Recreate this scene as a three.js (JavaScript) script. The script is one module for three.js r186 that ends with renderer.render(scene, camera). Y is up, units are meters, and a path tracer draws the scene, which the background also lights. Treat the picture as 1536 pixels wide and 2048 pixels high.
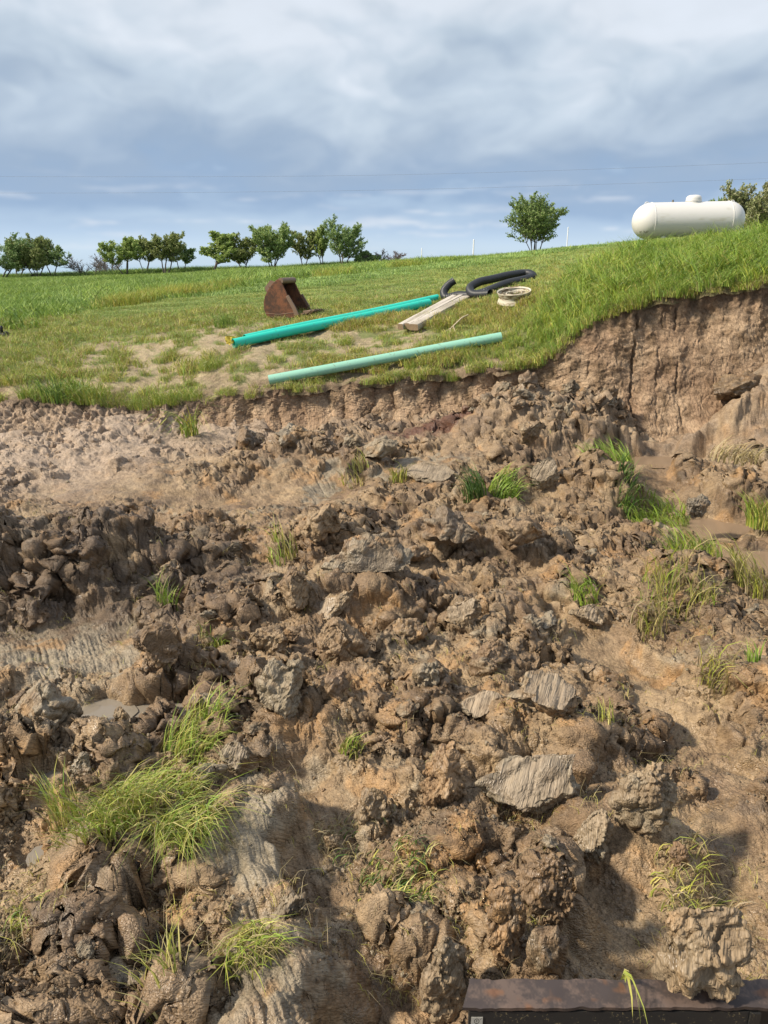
import * as THREE from 'three';
import { mergeVertices } from 'three/addons/utils/BufferGeometryUtils.js';
import { createNoise3D, createNoise2D } from 'simplex-noise';

// ------------------------------------------------------------------ camera, sky, sun, exposure
const scene = new THREE.Scene();
const EYE = 2.5, PITCH = 18, FPX = 1518;
const camera = new THREE.PerspectiveCamera(68, 0.75, 0.05, 9000);
camera.position.set(0, EYE, 0);
camera.rotation.x = -PITCH * Math.PI / 180;
const renderer = new THREE.WebGLRenderer();
renderer.toneMapping = THREE.LinearToneMapping;
renderer.toneMappingExposure = 1.34;
renderer.shadowMap.enabled = true;

const sun = new THREE.DirectionalLight(new THREE.Color(1, 0.89, 0.73), 4.95);
sun.position.set(-60, 54, 15);
sun.castShadow = true; sun.shadow.radius = 10.0; sun.shadow.mapSize.set(4096, 4096);
Object.assign(sun.shadow.camera, { left: -40, right: 40, top: 40, bottom: -40, near: 1, far: 200 });
scene.add(sun, sun.target);

// ------------------------------------------------------------------ random numbers and noise
function rng(seed) { let a = seed >>> 0; return () => { a = (a + 0x6D2B79F5) | 0; let t = Math.imul(a ^ (a >>> 15), 1 | a); t = (t + Math.imul(t ^ (t >>> 7), 61 | t)) ^ t; return ((t ^ (t >>> 14)) >>> 0) / 4294967296; }; }
const n3 = createNoise3D(rng(11)), m3 = createNoise3D(rng(12)), n2 = createNoise2D(rng(13)), m2 = createNoise2D(rng(14));
const clamp = (x, a = 0, b = 1) => Math.max(a, Math.min(b, x));
const ss = (a, b, x) => { const t = clamp((x - a) / (b - a)); return t * t * (3 - 2 * t); };
const lerp = (a, b, t) => a + (b - a) * t;
const billow = (x, y, z) => 2.2 * Math.abs(n3(x, y, z)) - 0.75;
const fbm2 = (x, y) => 0.55 * n2(x, y) + 0.28 * n2(x * 2.1 + 5, y * 2.1) + 0.15 * n2(x * 4.3, y * 4.3 + 9);

// ------------------------------------------------------------------ sky: one computed layered cloud sky
{
  const W = 2048, H = 1024, data = new Float32Array(W * H * 4);
  const s3 = createNoise3D(rng(77));
  const f = (x, y, z, o) => { let a = 0, k = 0.5, q = 1; for (let i = 0; i < o; i++) { a += k * s3(x * q, y * q, z * q + i * 7); q *= 2.07; k *= 0.53; } return a; };
  const stops = [[0, .52, .645, .76], [1.2, .54, .665, .785], [2.6, .44, .57, .73], [4.2, .31, .43, .605], [6.5, .32, .425, .575], [9, .39, .485, .61], [12, .51, .60, .70], [15, .66, .72, .80], [24, .68, .73, .82], [50, .50, .57, .70], [90, .42, .50, .66]];
  for (let j = 0; j < H; j++) {
    const e = ((j + 0.5) / H - 0.5) * 180, er = e * Math.PI / 180;
    for (let i = 0; i < W; i++) {
      const k = (j * W + i) * 4;
      if (e < 0) { data[k] = .40; data[k + 1] = .52; data[k + 2] = .64; data[k + 3] = 1; continue; }
      const az = ((i + 0.5) / W - 0.5) * 2 * Math.PI, ce = Math.cos(er);
      const dx = Math.cos(az), dz = Math.sin(az);
      // horizontal stretch: clouds far away lie in thin bands
      const lift = 1.4 / (Math.abs(er) + 0.12);
      const X = dx * 3.1 * (0.5 + ce * 0.5), Y = er * (4 + lift * 1.6), Z = dz * 3.1 * (0.5 + ce * 0.5);
      const wrp = f(X * 1.3 + 3, Y * 1.1, Z * 1.3, 3);
      const big = f(X * 0.9 + wrp * 0.2, Y + wrp * 0.25 + 1.7, Z * 0.9, 5);
      const fine = f(X * 3 + wrp * 0.4 + 9, Y * 2.6 + wrp * 0.3, Z * 3, 5);
      const streak = f(X * 1.2 + 20, Math.max(0, e) * 1.35 + wrp * 0.8, Z * 1.2 + 4, 4);
      const ee = clamp(e + big * 6.0 * ss(0.5, 8, e) + fine * 1.1 * ss(1, 7, e), 0, 90);
      let s = 0; while (s < stops.length - 2 && stops[s + 1][0] < ee) s++;
      const t = clamp((ee - stops[s][0]) / (stops[s + 1][0] - stops[s][0]));
      const low = ss(0.25, 0.8, streak + 0.12) * ss(0.2, 1.6, e) * (1 - ss(3.5, 6.5, e));
      for (let q = 0; q < 3; q++) {
        let c = lerp(stops[s][q + 1], stops[s + 1][q + 1], t);
        c *= 1 + 0.05 * fine * ss(2, 8, e) + 0.06 * big;
        c = lerp(c, [.74, .78, .84][q], low * 0.65);
        data[k + q] = Math.max(0.02, c * 0.83);
      }
      data[k + 3] = 1;
    }
  }
  const sky = new THREE.DataTexture(data, W, H, THREE.RGBAFormat, THREE.FloatType);
  sky.mapping = THREE.EquirectangularReflectionMapping; sky.magFilter = THREE.LinearFilter; sky.needsUpdate = true;
  scene.background = sky; scene.environment = sky;
}

// ------------------------------------------------------------------ helpers
const CP = Math.cos(PITCH * Math.PI / 180), SP = Math.sin(PITCH * Math.PI / 180);
function ray(px, py) { const a = (px - 768) / FPX, b = -(py - 1024) / FPX, w = CP + b * SP; return { u: a / w, v: (-SP + b * CP) / w, w }; }   // x and height gained per metre of distance
function at(px, py, d) { const r = ray(px, py); return new THREE.Vector3(r.u * d, EYE + r.v * d, -d); }
function onLevel(px, py, y = 0) { const r = ray(px, py); const d = (y - EYE) / r.v; return { x: r.u * d, d, w: r.w }; }
const used = {};
function numbered(n) { const k = used[n] = (used[n] ?? -1) + 1; return k ? n + '_' + String(k).padStart(3, '0') : n; }
function shade(o) { o.traverse(m => { if (m.isMesh) { m.castShadow = m.receiveShadow = true; } }); return o; }
function top(o, name, label, category, group) { o.name = numbered(name); o.userData.label = label; if (category) o.userData.category = category; if (group) o.userData.group = group; scene.add(shade(o)); return o; }
function struct(geo, mat, name, label) { const m = new THREE.Mesh(geo, mat); m.name = numbered(name); m.userData = { kind: 'structure', label }; scene.add(shade(m)); return m; }
function part(parent, name, geo, mat, label) { const m = new THREE.Mesh(geo, mat); m.name = name; if (label) m.userData.label = label; m.castShadow = m.receiveShadow = true; parent.add(m); return m; }
function meshOf(pos, idx, col, uv, nrm = true) {
  const g = new THREE.BufferGeometry();
  g.setAttribute('position', new THREE.Float32BufferAttribute(pos, 3));
  if (col) g.setAttribute('color', new THREE.Float32BufferAttribute(col, 3));
  if (uv) g.setAttribute('uv', new THREE.Float32BufferAttribute(uv, 2));
  if (idx) g.setIndex(new THREE.BufferAttribute(idx instanceof Uint32Array ? idx : new Uint32Array(idx), 1));
  if (nrm) g.computeVertexNormals();
  return g;
}
// periodic noise for tiling grain
function tileTexture(size, fn, srgb) {
  const data = new Uint8Array(size * size * 4);
  for (let j = 0; j < size; j++) for (let i = 0; i < size; i++) { const c = fn(i / size, j / size), k = (j * size + i) * 4; for (let q = 0; q < 3; q++) data[k + q] = clamp(Array.isArray(c) ? c[q] : c) * 255; data[k + 3] = 255; }
  const t = new THREE.DataTexture(data, size, size, THREE.RGBAFormat); t.wrapS = t.wrapT = THREE.RepeatWrapping; t.magFilter = THREE.LinearFilter; t.minFilter = THREE.LinearMipmapLinearFilter;
  if (srgb) t.colorSpace = THREE.SRGBColorSpace; t.needsUpdate = true; return t;
}
const latt = new Float32Array(256 * 256); { const r = rng(5); for (let i = 0; i < latt.length; i++) latt[i] = r() * 2 - 1; }
function per(u, v, p, o = 0) { const x = u * p, y = v * p, i = Math.floor(x), j = Math.floor(y), fx = x - i, fy = y - j, a = fx * fx * (3 - 2 * fx), b = fy * fy * (3 - 2 * fy); const h = (m, n) => latt[((((n % p) + p) % p + o * 37) & 255) * 256 + ((((m % p) + p) % p + o * 91) & 255)]; return lerp(lerp(h(i, j), h(i + 1, j), a), lerp(h(i, j + 1), h(i + 1, j + 1), a), b); }
const grainBump = tileTexture(1024, (u, v) => { const w = per(u, v, 16, 3) * 0.01; u += w; v -= w; return 0.45 + 0.30 * (Math.abs(per(u, v, 24, 1)) - 0.35) + 0.26 * (Math.abs(per(u, v, 60, 2)) - 0.35) + 0.16 * per(u, v, 140, 4) + 0.08 * per(u, v, 250, 5); });
const grainMap = tileTexture(1024, (u, v) => { const a = per(u, v, 12, 6) * 0.07 + per(u, v, 47, 7) * 0.08 + per(u, v, 130, 8) * 0.12 + per(u, v, 250, 9) * 0.08; return [0.90 + a, 0.895 + a * 1.02, 0.885 + a * 1.05]; }, true);
const wetMap = tileTexture(512, (u, v) => 0.70 + 0.34 * per(u, v, 5, 3) + 0.18 * per(u, v, 13, 5) + 0.12 * per(u, v, 60, 6));
const soilMat = new THREE.MeshStandardMaterial({ vertexColors: true, map: grainMap, bumpMap: grainBump, bumpScale: 0.0095, roughnessMap: wetMap, roughness: 0.8 });
const bankMat = new THREE.MeshStandardMaterial({ vertexColors: true, map: grainMap, bumpMap: grainBump, bumpScale: 0.016, roughness: 0.97 });
const grassMat = new THREE.MeshPhysicalMaterial({ vertexColors: true, roughness: 0.62, side: THREE.DoubleSide, transmission: 0.32, thickness: 0, specularIntensity: 0.5 });
const leafMat = new THREE.MeshPhysicalMaterial({ vertexColors: true, roughness: 0.7, side: THREE.DoubleSide, transmission: 0.35, thickness: 0, specularIntensity: 0.4 });
const barkMat = new THREE.MeshStandardMaterial({ vertexColors: true, roughness: 0.95 });

// ------------------------------------------------------------------ edge of the cut: top and foot of the bank, by distance
const topTab = [[-1400, 800, 14], [-700, 800, 12.6], [-300, 800, 11.6], [0, 797, 11.2], [150, 802, 11.0], [280, 815, 10.9], [400, 799, 11.0], [540, 779, 11.0], [700, 766, 10.95], [850, 748, 10.9], [950, 738, 10.85], [1050, 728, 10.8], [1110, 705, 10.75], [1150, 664, 10.65], [1220, 628, 10.5], [1300, 600, 10.45], [1400, 582, 10.4], [1536, 560, 10.2], [1800, 525, 9.8], [2300, 470, 9.2], [3000, 400, 8.4]];
const footTab = [[-1400, 960, 10.5], [-700, 960, 9.6], [-300, 955, 9.1], [0, 948, 9.0], [150, 930, 9.2], [290, 895, 9.8], [400, 872, 10.45], [540, 864, 10.55], [700, 858, 10.5], [850, 852, 10.45], [950, 852, 10.3], [1050, 852, 10.2], [1160, 872, 10.0], [1265, 868, 10.0], [1400, 882, 9.75], [1536, 902, 9.4], [1800, 940, 8.8], [2300, 1000, 8.0], [3000, 1050, 7.2]];
const cOf = (x, d) => x / (d + 2.5);
const mk = tab => tab.map(([px, py, d]) => { const p = at(px, py, d); return [cOf(p.x, d), d, p.y]; });
const topC = mk(topTab), footC = mk(footTab);
function look(tab, c) {   // smooth interpolation along the edge -> [distance, height]
  let i = 0; while (i < tab.length - 2 && tab[i + 1][0] < c) i++;
  const a = tab[i], b = tab[i + 1], t = clamp((c - a[0]) / (b[0] - a[0]), -0.5, 1.5);
  const p0 = tab[Math.max(0, i - 1)], p3 = tab[Math.min(tab.length - 1, i + 2)];
  const h = q => { const L = b[0] - a[0], ma = (b[q] - p0[q]) / Math.max(1e-3, b[0] - p0[0]) * L, mb = (p3[q] - a[q]) / Math.max(1e-3, p3[0] - a[0]) * L, t2 = t * t, t3 = t2 * t; return (2 * t3 - 3 * t2 + 1) * a[q] + (t3 - 2 * t2 + t) * ma + (-2 * t3 + 3 * t2) * b[q] + (t3 - t2) * mb; };
  return [h(1), h(2)];
}
const rawTop = c => look(topC, c);
const topEdge = c => { const [d, y] = rawTop(c); return [d + 0.09 * n2(c * 26, 3) + 0.05 * n2(c * 80, 8), y + 0.03 * n2(c * 40, 5)]; };
const footEdge = c => look(footC, c);

// ------------------------------------------------------------------ the land above the bank: a smooth surface through surveyed spots
const spots = [];
for (const [c, d, y] of topC) spots.push([c * (d + 2.5), d, y]);
for (const [px, py, d] of [[-600, 740, 13.2], [100, 740, 12.5], [100, 650, 17], [-600, 640, 17], [100, 603, 28], [-600, 603, 28], [300, 690, 13.8], [470, 696, 12.5], [540, 768, 11.25], [700, 716, 11.9], [880, 606, 15.3], [1000, 684, 11.6], [575, 632, 15], [700, 590, 19], [500, 604, 20], [860, 660, 12.8], [930, 604, 14.5], [1028, 612, 13.2], [1060, 560, 16], [300, 580, 32], [0, 560, 75], [-800, 560, 75], [300, 551, 75], [500, 544, 75], [700, 536, 78], [850, 532, 80], [600, 565, 30], [850, 534, 34], [860, 560, 21], [1070, 509, 38], [1250, 492, 24], [1290, 487, 22], [1480, 468, 22], [1700, 452, 22], [2300, 430, 22], [1400, 492, 16], [1200, 520, 15], [1300, 540, 12.2], [1130, 610, 11.8], [1536, 480, 14], [1536, 520, 11.4], [2200, 430, 13], [1400, 500, 40], [1900, 500, 40], [1070, 526, 75], [1500, 526, 80], [2200, 526, 80]]) { const p = at(px, py, d); spots.push([p.x, d, p.y]); }
const K = ([x, d]) => [x / (d + 2.5) * 2.2, Math.log(d + 2)];
const tps = (() => {
  const P = spots.map(K), n = P.length, N = n + 3, A = [];
  const phi = (a, b) => { const r2 = (a[0] - b[0]) ** 2 + (a[1] - b[1]) ** 2; return r2 < 1e-12 ? 0 : 0.5 * r2 * Math.log(r2); };
  for (let i = 0; i < n; i++) { A.push([...P.map(q => phi(P[i], q)), 1, ...P[i], spots[i][2]]); A[i][i] += 0.0025; }
  for (let k = 0; k < 3; k++) A.push([...P.map(q => k ? q[k - 1] : 1), 0, 0, 0, 0]);
  for (let i = 0; i < N; i++) { let m = i; for (let r = i + 1; r < N; r++) if (Math.abs(A[r][i]) > Math.abs(A[m][i])) m = r; [A[i], A[m]] = [A[m], A[i]]; for (let r = i + 1; r < N; r++) { const f = A[r][i] / A[i][i]; if (f) for (let q = i; q <= N; q++) A[r][q] -= f * A[i][q]; } }
  const w = new Array(N); for (let i = N - 1; i >= 0; i--) { let s = A[i][N]; for (let q = i + 1; q < N; q++) s -= A[i][q] * w[q]; w[i] = s / A[i][i]; }
  return (x, d) => { const k = K([x, d]); let s = w[n] + w[n + 1] * k[0] + w[n + 2] * k[1]; for (let i = 0; i < n; i++) s += w[i] * phi(k, P[i]); return s; };
})();
function landY(x, d) {
  const c = cOf(x, d), lim = 0.85, cc = clamp(c, -lim, lim), dd = Math.min(d, 82);
  let y = tps(cc * (dd + 2.5), dd);
  if (d > 82) { const f = (d - 82); y -= 0.05 * f * ss(0, 30, f) + 0.004 * f; }
  const near = 1 - ss(18, 40, d);
  return y + near * (0.045 * n2(x * 0.55, d * 0.55) + 0.025 * n2(x * 1.6, d * 1.6 + 4)) + (1 - near) * 0.12 * n2(x * 0.08, d * 0.1);
}
// how bare the soil is above the bank (0 grass .. 1 bare)
function bareness(x, d) {
  const c = cOf(x, d);
  const left = (1 - ss(0.02, 0.10, c)) * (1 - 0.42 * ss(-0.17, -0.10, c));
  const [dt] = topEdge(c), back = d - dt;
  const edge = 1 - ss(0.15, 1.0, back);
  const n = fbm2(x * 0.9 + 3, d * 1.1) + 0.45 * n2(x * 3.1, d * 3.3);
  const zone = left * (1 - ss(3.2, 5.2, back + n * 0.9)) * ss(-0.9, -0.2, c * 4 + 0.75 + n2(d, 3) * 0.1);
  const trk = 0.55 * Math.exp(-(((d - 13.4 - 0.35 * x * 0.2) / 0.75) ** 2)) * (1 - ss(-0.15, -0.02, c));
  return clamp(ss(-0.25, 0.35, n + 0.12) * zone * 0.95 + trk * (0.4 + n) + edge * (c > 0.13 ? 0.2 : c > -0.18 ? 0.85 : 0.75) * (0.6 + n));
}

// ------------------------------------------------------------------ the pit: mounds, ruts, smears and basins read off the ground
// mound: [px, py of its middle on the ground, half width m, half depth m, height m, roughness]
const mounds = [
  [70, 1150, 1.05, 0.62, 0.50], [300, 1120, 0.62, 0.42, 0.30], [-260, 1150, 1.0, 0.9, 0.75],
  [640, 1075, 0.7, 0.45, 0.20], [720, 1200, 0.75, 0.42, 0.30], [900, 1080, 0.7, 0.4, 0.20], [1040, 1090, 0.5, 0.35, 0.18], [980, 1220, 0.6, 0.35, 0.16],
  [600, 1420, 0.42, 0.45, 0.22], [850, 1400, 0.45, 0.4, 0.16], [1080, 1480, 0.55, 0.28, 0.20], [330, 1340, 0.4, 0.22, 0.14], [480, 1230, 0.4, 0.3, 0.12],
  [1250, 1680, 0.38, 0.30, 0.20], [900, 1620, 0.3, 0.25, 0.12], [1010, 1900, 0.34, 0.35, 0.20], [1100, 1830, 0.25, 0.25, 0.14],
  [500, 1700, 0.24, 0.55, 0.20], [560, 2000, 0.26, 0.40, 0.20], [250, 1700, 0.5, 0.3, 0.10], [200, 2000, 0.75, 0.30, 0.16], [60, 1520, 0.45, 0.35, 0.20], [880, 2060, 0.22, 0.2, 0.15],
  [1500, 1370, 0.45, 0.6, 0.18], [1560, 1660, 0.4, 0.6, 0.12], [1300, 1160, 0.9, 0.45, 0.16], [1210, 985, 0.5, 0.45, 0.20], [960, 1000, 0.5, 0.4, 0.12], [1450, 1000, 0.5, 0.4, 0.16], [1580, 960, 0.5, 0.6, 0.2],
  [1085, 862, 1.15, 1.0, 0.50, 0.7], [1215, 868, 0.5, 0.6, 0.12], [960, 872, 0.5, 0.5, 0.18], [650, 880, 0.9, 0.5, 0.12], [480, 890, 0.5, 0.4, 0.12],
  [1600, 868, 1.4, 0.95, 1.12, 0.3], [1420, 885, 0.8, 0.5, 0.30, 0.45],
].map(([px, py, rx, rz, h, rough]) => { const p = onLevel(px, py, py < 900 ? 0.35 : 0.05); return { x: p.x, d: p.d, rx, rz, h, rough: rough ?? 1 }; });
// rut: polyline in the photo, half width, depth, how smooth (1 smooth)
const ruts = [
  [[[1120, 1225], [1250, 1320], [1370, 1430], [1450, 1560], [1500, 1720], [1520, 1900]], 0.24, 0.09, 0.85, 1],
  [[[610, 1500], [660, 1600], [660, 1750], [720, 1900], [760, 2048]], 0.20, 0.06, 0.7, 0.5],
  [[[1200, 1700], [1300, 1800], [1260, 1930]], 0.28, 0.03, 0.85, 1],
  [[[1270, 935], [1390, 925], [1536, 905]], 0.32, 0.07, 0.9, 0.6],
  [[[1290, 960], [1380, 1030], [1480, 1080], [1600, 1140]], 0.30, 0.09, 0.9, 0.7],
  [[[150, 985], [420, 1000], [640, 975]], 0.48, 0.06, 0.9, 0.9],
  [[[0, 1290], [120, 1270], [250, 1300]], 0.42, 0.05, 0.9, 0.2],
  [[[760, 1700], [840, 1650], [900, 1700]], 0.2, 0.02, 0.5, 0.6],
].map(([pts, w, dep, sm, tone]) => ({ p: pts.map(([a, b]) => onLevel(a, b, 0)), w, dep, sm, tone }));
// smears left by a bucket: [px, py, half length m, half width m, direction of the scratches in degrees from x towards the camera, tone 0 tan .. 1 grey]
const smears = [
  [120, 1285, 0.75, 0.42, 62, 0.9], [520, 1740, 0.17, 0.42, 64, 0.8], [545, 1980, 0.22, 0.30, 64, 0.75], [430, 1900, 0.16, 0.2, 60, 0.5], [650, 955, 0.26, 0.6, 66, 0.9], [400, 1010, 0.65, 0.24, 10, 0.7], [590, 1000, 0.45, 0.22, 20, 0.85],
  [830, 945, 0.6, 0.4, 20, 0.85], [1000, 1410, 0.3, 0.15, 55, 0.6], [1240, 1900, 0.32, 0.35, 40, 0.3], [760, 1570, 0.2, 0.2, 35, 0.4], [1090, 1370, 0.3, 0.18, 58, 0.6], [720, 1130, 0.35, 0.22, 15, 0.6], [520, 1560, 0.16, 0.25, 60, 0.9], [1420, 1850, 0.35, 0.25, 35, 0.3], [900, 1150, 0.25, 0.2, 40, 0.3], [250, 1950, 0.2, 0.14, 40, 0.7], [620, 1620, 0.16, 0.3, 70, 0.4],
].map(([px, py, rx, rz, a, tone]) => { const p = onLevel(px, py, 0.08); return { x: p.x, d: p.d, rx, rz, a: a * Math.PI / 180, tone }; });
const pools = [
  [205, 1418, 0.15, 0.13, 0.16], [325, 1410, 0.17, 0.07, 0.14], [95, 1692, 0.08, 0.07, 0.14], [1335, 945, 0.55, 0.24, 0.09], [1385, 1030, 0.50, 0.28, 0.09], [1535, 1100, 0.5, 0.28, 0.09], [110, 1570, 0.07, 0.08, 0.09], [300, 1470, 0.06, 0.08, 0.08],
].map(([px, py, rx, rz, dep]) => { const p = onLevel(px, py, 0); return { x: p.x, d: p.d, rx, rz, dep, lvl: 0 }; });
function segDist(p, x, d) { let best = 9; for (let i = 0; i < p.length - 1; i++) { const a = p[i], b = p[i + 1], vx = b.x - a.x, vd = b.d - a.d, t = clamp(((x - a.x) * vx + (d - a.d) * vd) / (vx * vx + vd * vd)); best = Math.min(best, Math.hypot(x - a.x - vx * t, d - a.d - vd * t)); } return best; }
const S = {};   // scratch result of pit()
function pit(x, d) {
  const wx = x + 0.13 * n2(x * 1.9, d * 1.9) + 0.05 * n2(x * 5.2, d * 5.2 + 7), wd = d + 0.13 * m2(x * 1.9, d * 1.9) + 0.05 * m2(x * 5.2, d * 5.2);
  const c = cOf(x, d), [fd, fy] = footEdge(c);
  let y = fy * ss(fd - 2.6, fd, d) + 0.05 * n2(x * 0.7, d * 0.7) + 0.04 * n2(x * 1.5 + 3, d * 1.5);
  if (d > fd) y += (d - fd) * 0.25 * (c < -0.22 ? 1 : 0.4);
  let rough = 0.8, tone = 0.2 + 0.35 * n2(x * 0.8, d * 0.8 + 2), smooth = 0;
  for (const m of mounds) { const q = Math.hypot((wx - m.x) / m.rx, (wd - m.d) / m.rz); if (q < 1.25) { const k = ss(1.25, 0.15, q); y += m.h * k; rough = lerp(rough, m.rough, k); } }
  for (const r of ruts) { const q = segDist(r.p, wx, wd) / r.w; if (q < 1.5) { const k = ss(1.5, 0.45, q); y -= r.dep * k; smooth = Math.max(smooth, k * r.sm); tone = lerp(tone, 1 - r.tone, k * 0.7); if (q > 0.9) y += r.dep * 0.35 * ss(0.9, 1.2, q) * ss(1.5, 1.2, q); } }
  let groove = 0, gk = 0;
  for (const s of smears) {
    const q = Math.hypot((wx - s.x) / s.rx, (wd - s.d) / s.rz) + 0.35 * n2(x * 6, d * 6);
    if (q < 1) { const k = ss(1, 0.72, q), a = (x - s.x) * Math.sin(s.a) + (d - s.d) * Math.cos(s.a), l = (x - s.x) * Math.cos(s.a) - (d - s.d) * Math.sin(s.a); groove += k * (0.0055 * n2(a * 32, l * 0.8) + 0.0025 * n2(a * 80, l * 1.6) - 0.009 * ss(0.45, 0.8, n2(a * 18, l * 1.2 + 5)) + 0.006 * n2(x * 5, d * 5)); gk = Math.max(gk, k); tone = lerp(tone, s.tone, k); }
  }
  for (const p of pools) { const q = Math.hypot((wx - p.x) / p.rx, (wd - p.d) / p.rz); if (q < 2.1) { const k = ss(2.1, 1.0, q); y = lerp(y, p.lvl - 0.04, k); smooth = Math.max(smooth, k * 0.97); } }
  smooth = Math.max(smooth, gk * 0.95);
  rough *= 1 - smooth * 0.93; rough *= 1 - 0.42 * ss(fd - 2.4, fd - 1.2, d) * (1 - ss(-0.20, -0.12, c));
  rough *= 0.55 + 0.75 * ss(-0.5, 0.5, n2(x * 0.9 + 20, d * 0.9));
  S.y = y; S.rough = rough; S.tone = tone; S.smooth = smooth; S.groove = groove; S.gk = gk; S.c = c; S.fd = fd;
  return S;
}
function hash(i, j, k) { let h = Math.imul(i, 374761393) ^ Math.imul(j, 668265263) ^ Math.imul(k, 2147483647 ^ 0x5bd1e995); h = Math.imul(h ^ (h >>> 13), 1274126177); return ((h ^ (h >>> 16)) >>> 0) / 4294967296; }
function blocks(x, z, f, sd) {   // broken pieces: every cell its own height and tilt, a crack round it
  x *= f; z *= f; const ix = Math.floor(x), iz = Math.floor(z); let f1 = 9, f2 = 9, bi = 0, bj = 0, bx = 0, bz = 0;
  for (let i = ix - 1; i <= ix + 1; i++) for (let j = iz - 1; j <= iz + 1; j++) { const cx = i + 0.1 + 0.8 * hash(i, j, sd), cz = j + 0.1 + 0.8 * hash(i, j, sd + 1), q = (x - cx) * (x - cx) + (z - cz) * (z - cz); if (q < f1) { f2 = f1; f1 = q; bi = i; bj = j; bx = x - cx; bz = z - cz; } else if (q < f2) f2 = q; }
  const e = Math.sqrt(f2) - Math.sqrt(f1), h = hash(bi, bj, sd + 2), tx = hash(bi, bj, sd + 3) - 0.5, tz = hash(bi, bj, sd + 4) - 0.5;
  return (h * 1.1 - 0.3 + 2.1 * (tx * bx + tz * bz)) * (0.35 + 0.65 * ss(0, 0.07, e)) - 0.22 * (1 - ss(0, 0.07, e));
}
const skin = (x, y, z) => (0.6 + 0.75 * ss(-0.35, 0.45, m3(x * 1.7, y * 1.7, z * 1.7))) * (0.0085 * billow(x * 12 + 3, y * 12, z * 12) + 0.0098 * billow(x * 27, y * 27, z * 27 + 7) + 0.0058 * billow(x * 61 + 5, y * 61, z * 61));
function lumps(x, y, z) {   // clods: angular pieces, crumbly skin, sharp creases
  const a = 0.25 * y + 0.045 * m3(x * 3.2, y * 3, z * 3.2) + 0.026 * m3(x * 9, y * 9, z * 9) + 0.010 * m3(x * 27, y * 27, z * 27), b = -0.9 * y + 0.045 * n3(x * 3.2 + 9, y * 3, z * 3.2) + 0.026 * n3(x * 9, y * 9 + 4, z * 9) + 0.010 * n3(x * 27, y * 27, z * 27 + 4), wx = x + a, wz = z + b;
  return 0.060 * billow(wx * 2.1, y * 2.1, wz * 2.1) + 0.024 * billow(wx * 5.1, y * 5, wz * 5.1 + 8) + 0.072 * blocks(wx, wz, 2.6, 5) + 0.036 * blocks(wx + 3, wz, 6.2, 25) * (0.6 + 0.8 * Math.abs(m3(x * 1.3, 2, z * 1.3))) + 0.017 * blocks(wx, wz + 7, 13.5, 45);
}
{ const keep = pools.splice(0); for (const p of keep) { p.lvl = 9; for (let a = 0; a < 24; a++) p.lvl = Math.min(p.lvl, pit(p.x + Math.cos(a / 3.82) * p.rx * 1.35, p.d + Math.sin(a / 3.82) * p.rz * 1.35).y); p.lvl -= 0.012; } pools.push(...keep); }
function pitTop(x, d) { const s = pit(x, d); return s.y + s.rough * lumps(x, s.y, -d, true) + s.groove; }

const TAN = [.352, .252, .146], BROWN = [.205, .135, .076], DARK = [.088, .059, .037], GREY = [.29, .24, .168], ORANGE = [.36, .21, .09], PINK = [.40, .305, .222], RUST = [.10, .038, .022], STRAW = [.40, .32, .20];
const mixc = (a, b, t) => { t = clamp(t); return [a[0] + (b[0] - a[0]) * t, a[1] + (b[1] - a[1]) * t, a[2] + (b[2] - a[2]) * t]; };
const rustSpot = onLevel(870, 885, 0.2), darkSpots = [onLevel(60, 1130, 0.3), onLevel(330, 1080, 0.2), onLevel(300, 1180, 0.1)];
function soil(x, y, z, tone, smooth, back) {
  const a = n3(x * 1.3, y * 1.3, z * 1.3), b = m3(x * 3.7, y * 3.7, z * 3.7), e = n3(x * 9 + 4, y * 9, z * 9), f = m3(x * 24, y * 24, z * 24);
  let c = mixc(BROWN, TAN, 0.36 + 0.55 * a + 0.3 * b + 0.2 * e + smooth * 0.15);
  c = mixc(c, GREY, ss(0.35, 0.9, tone + 0.3 * b + 0.2 * e));
  c = mixc(c, DARK, ss(0.25, 0.8, -a * 0.5 + b * 0.5 + e * 0.35 - 0.05) * 0.75);
  c = mixc(c, ORANGE, ss(0.45, 0.85, m3(x * 1.9 + 5, y * 2, z * 1.9) + 0.3 * e) * 0.7);
  c = mixc(c, PINK, ss(-1.6, 0.2, back) * lerp(0.95, 0.35, ss(-2.2, -0.6, x)));
  const d = -z, rs = Math.hypot((x - rustSpot.x) / 0.75, (d - rustSpot.d) / 0.38) + 0.4 * b;
  c = mixc(c, RUST, ss(1.0, 0.5, rs) * 0.9);
  for (const p of darkSpots) c = mixc(c, DARK, 0.6 * ss(1.1, 0.4, Math.hypot((x - p.x) / 0.95, (d - p.d) / 0.7) + 0.35 * b));  // soil colour mixed darker round these spots on the left mound
  const g = 1 + 0.10 * f + 0.07 * e;
  return [c[0] * g, c[1] * g, c[2] * g];
}
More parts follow.
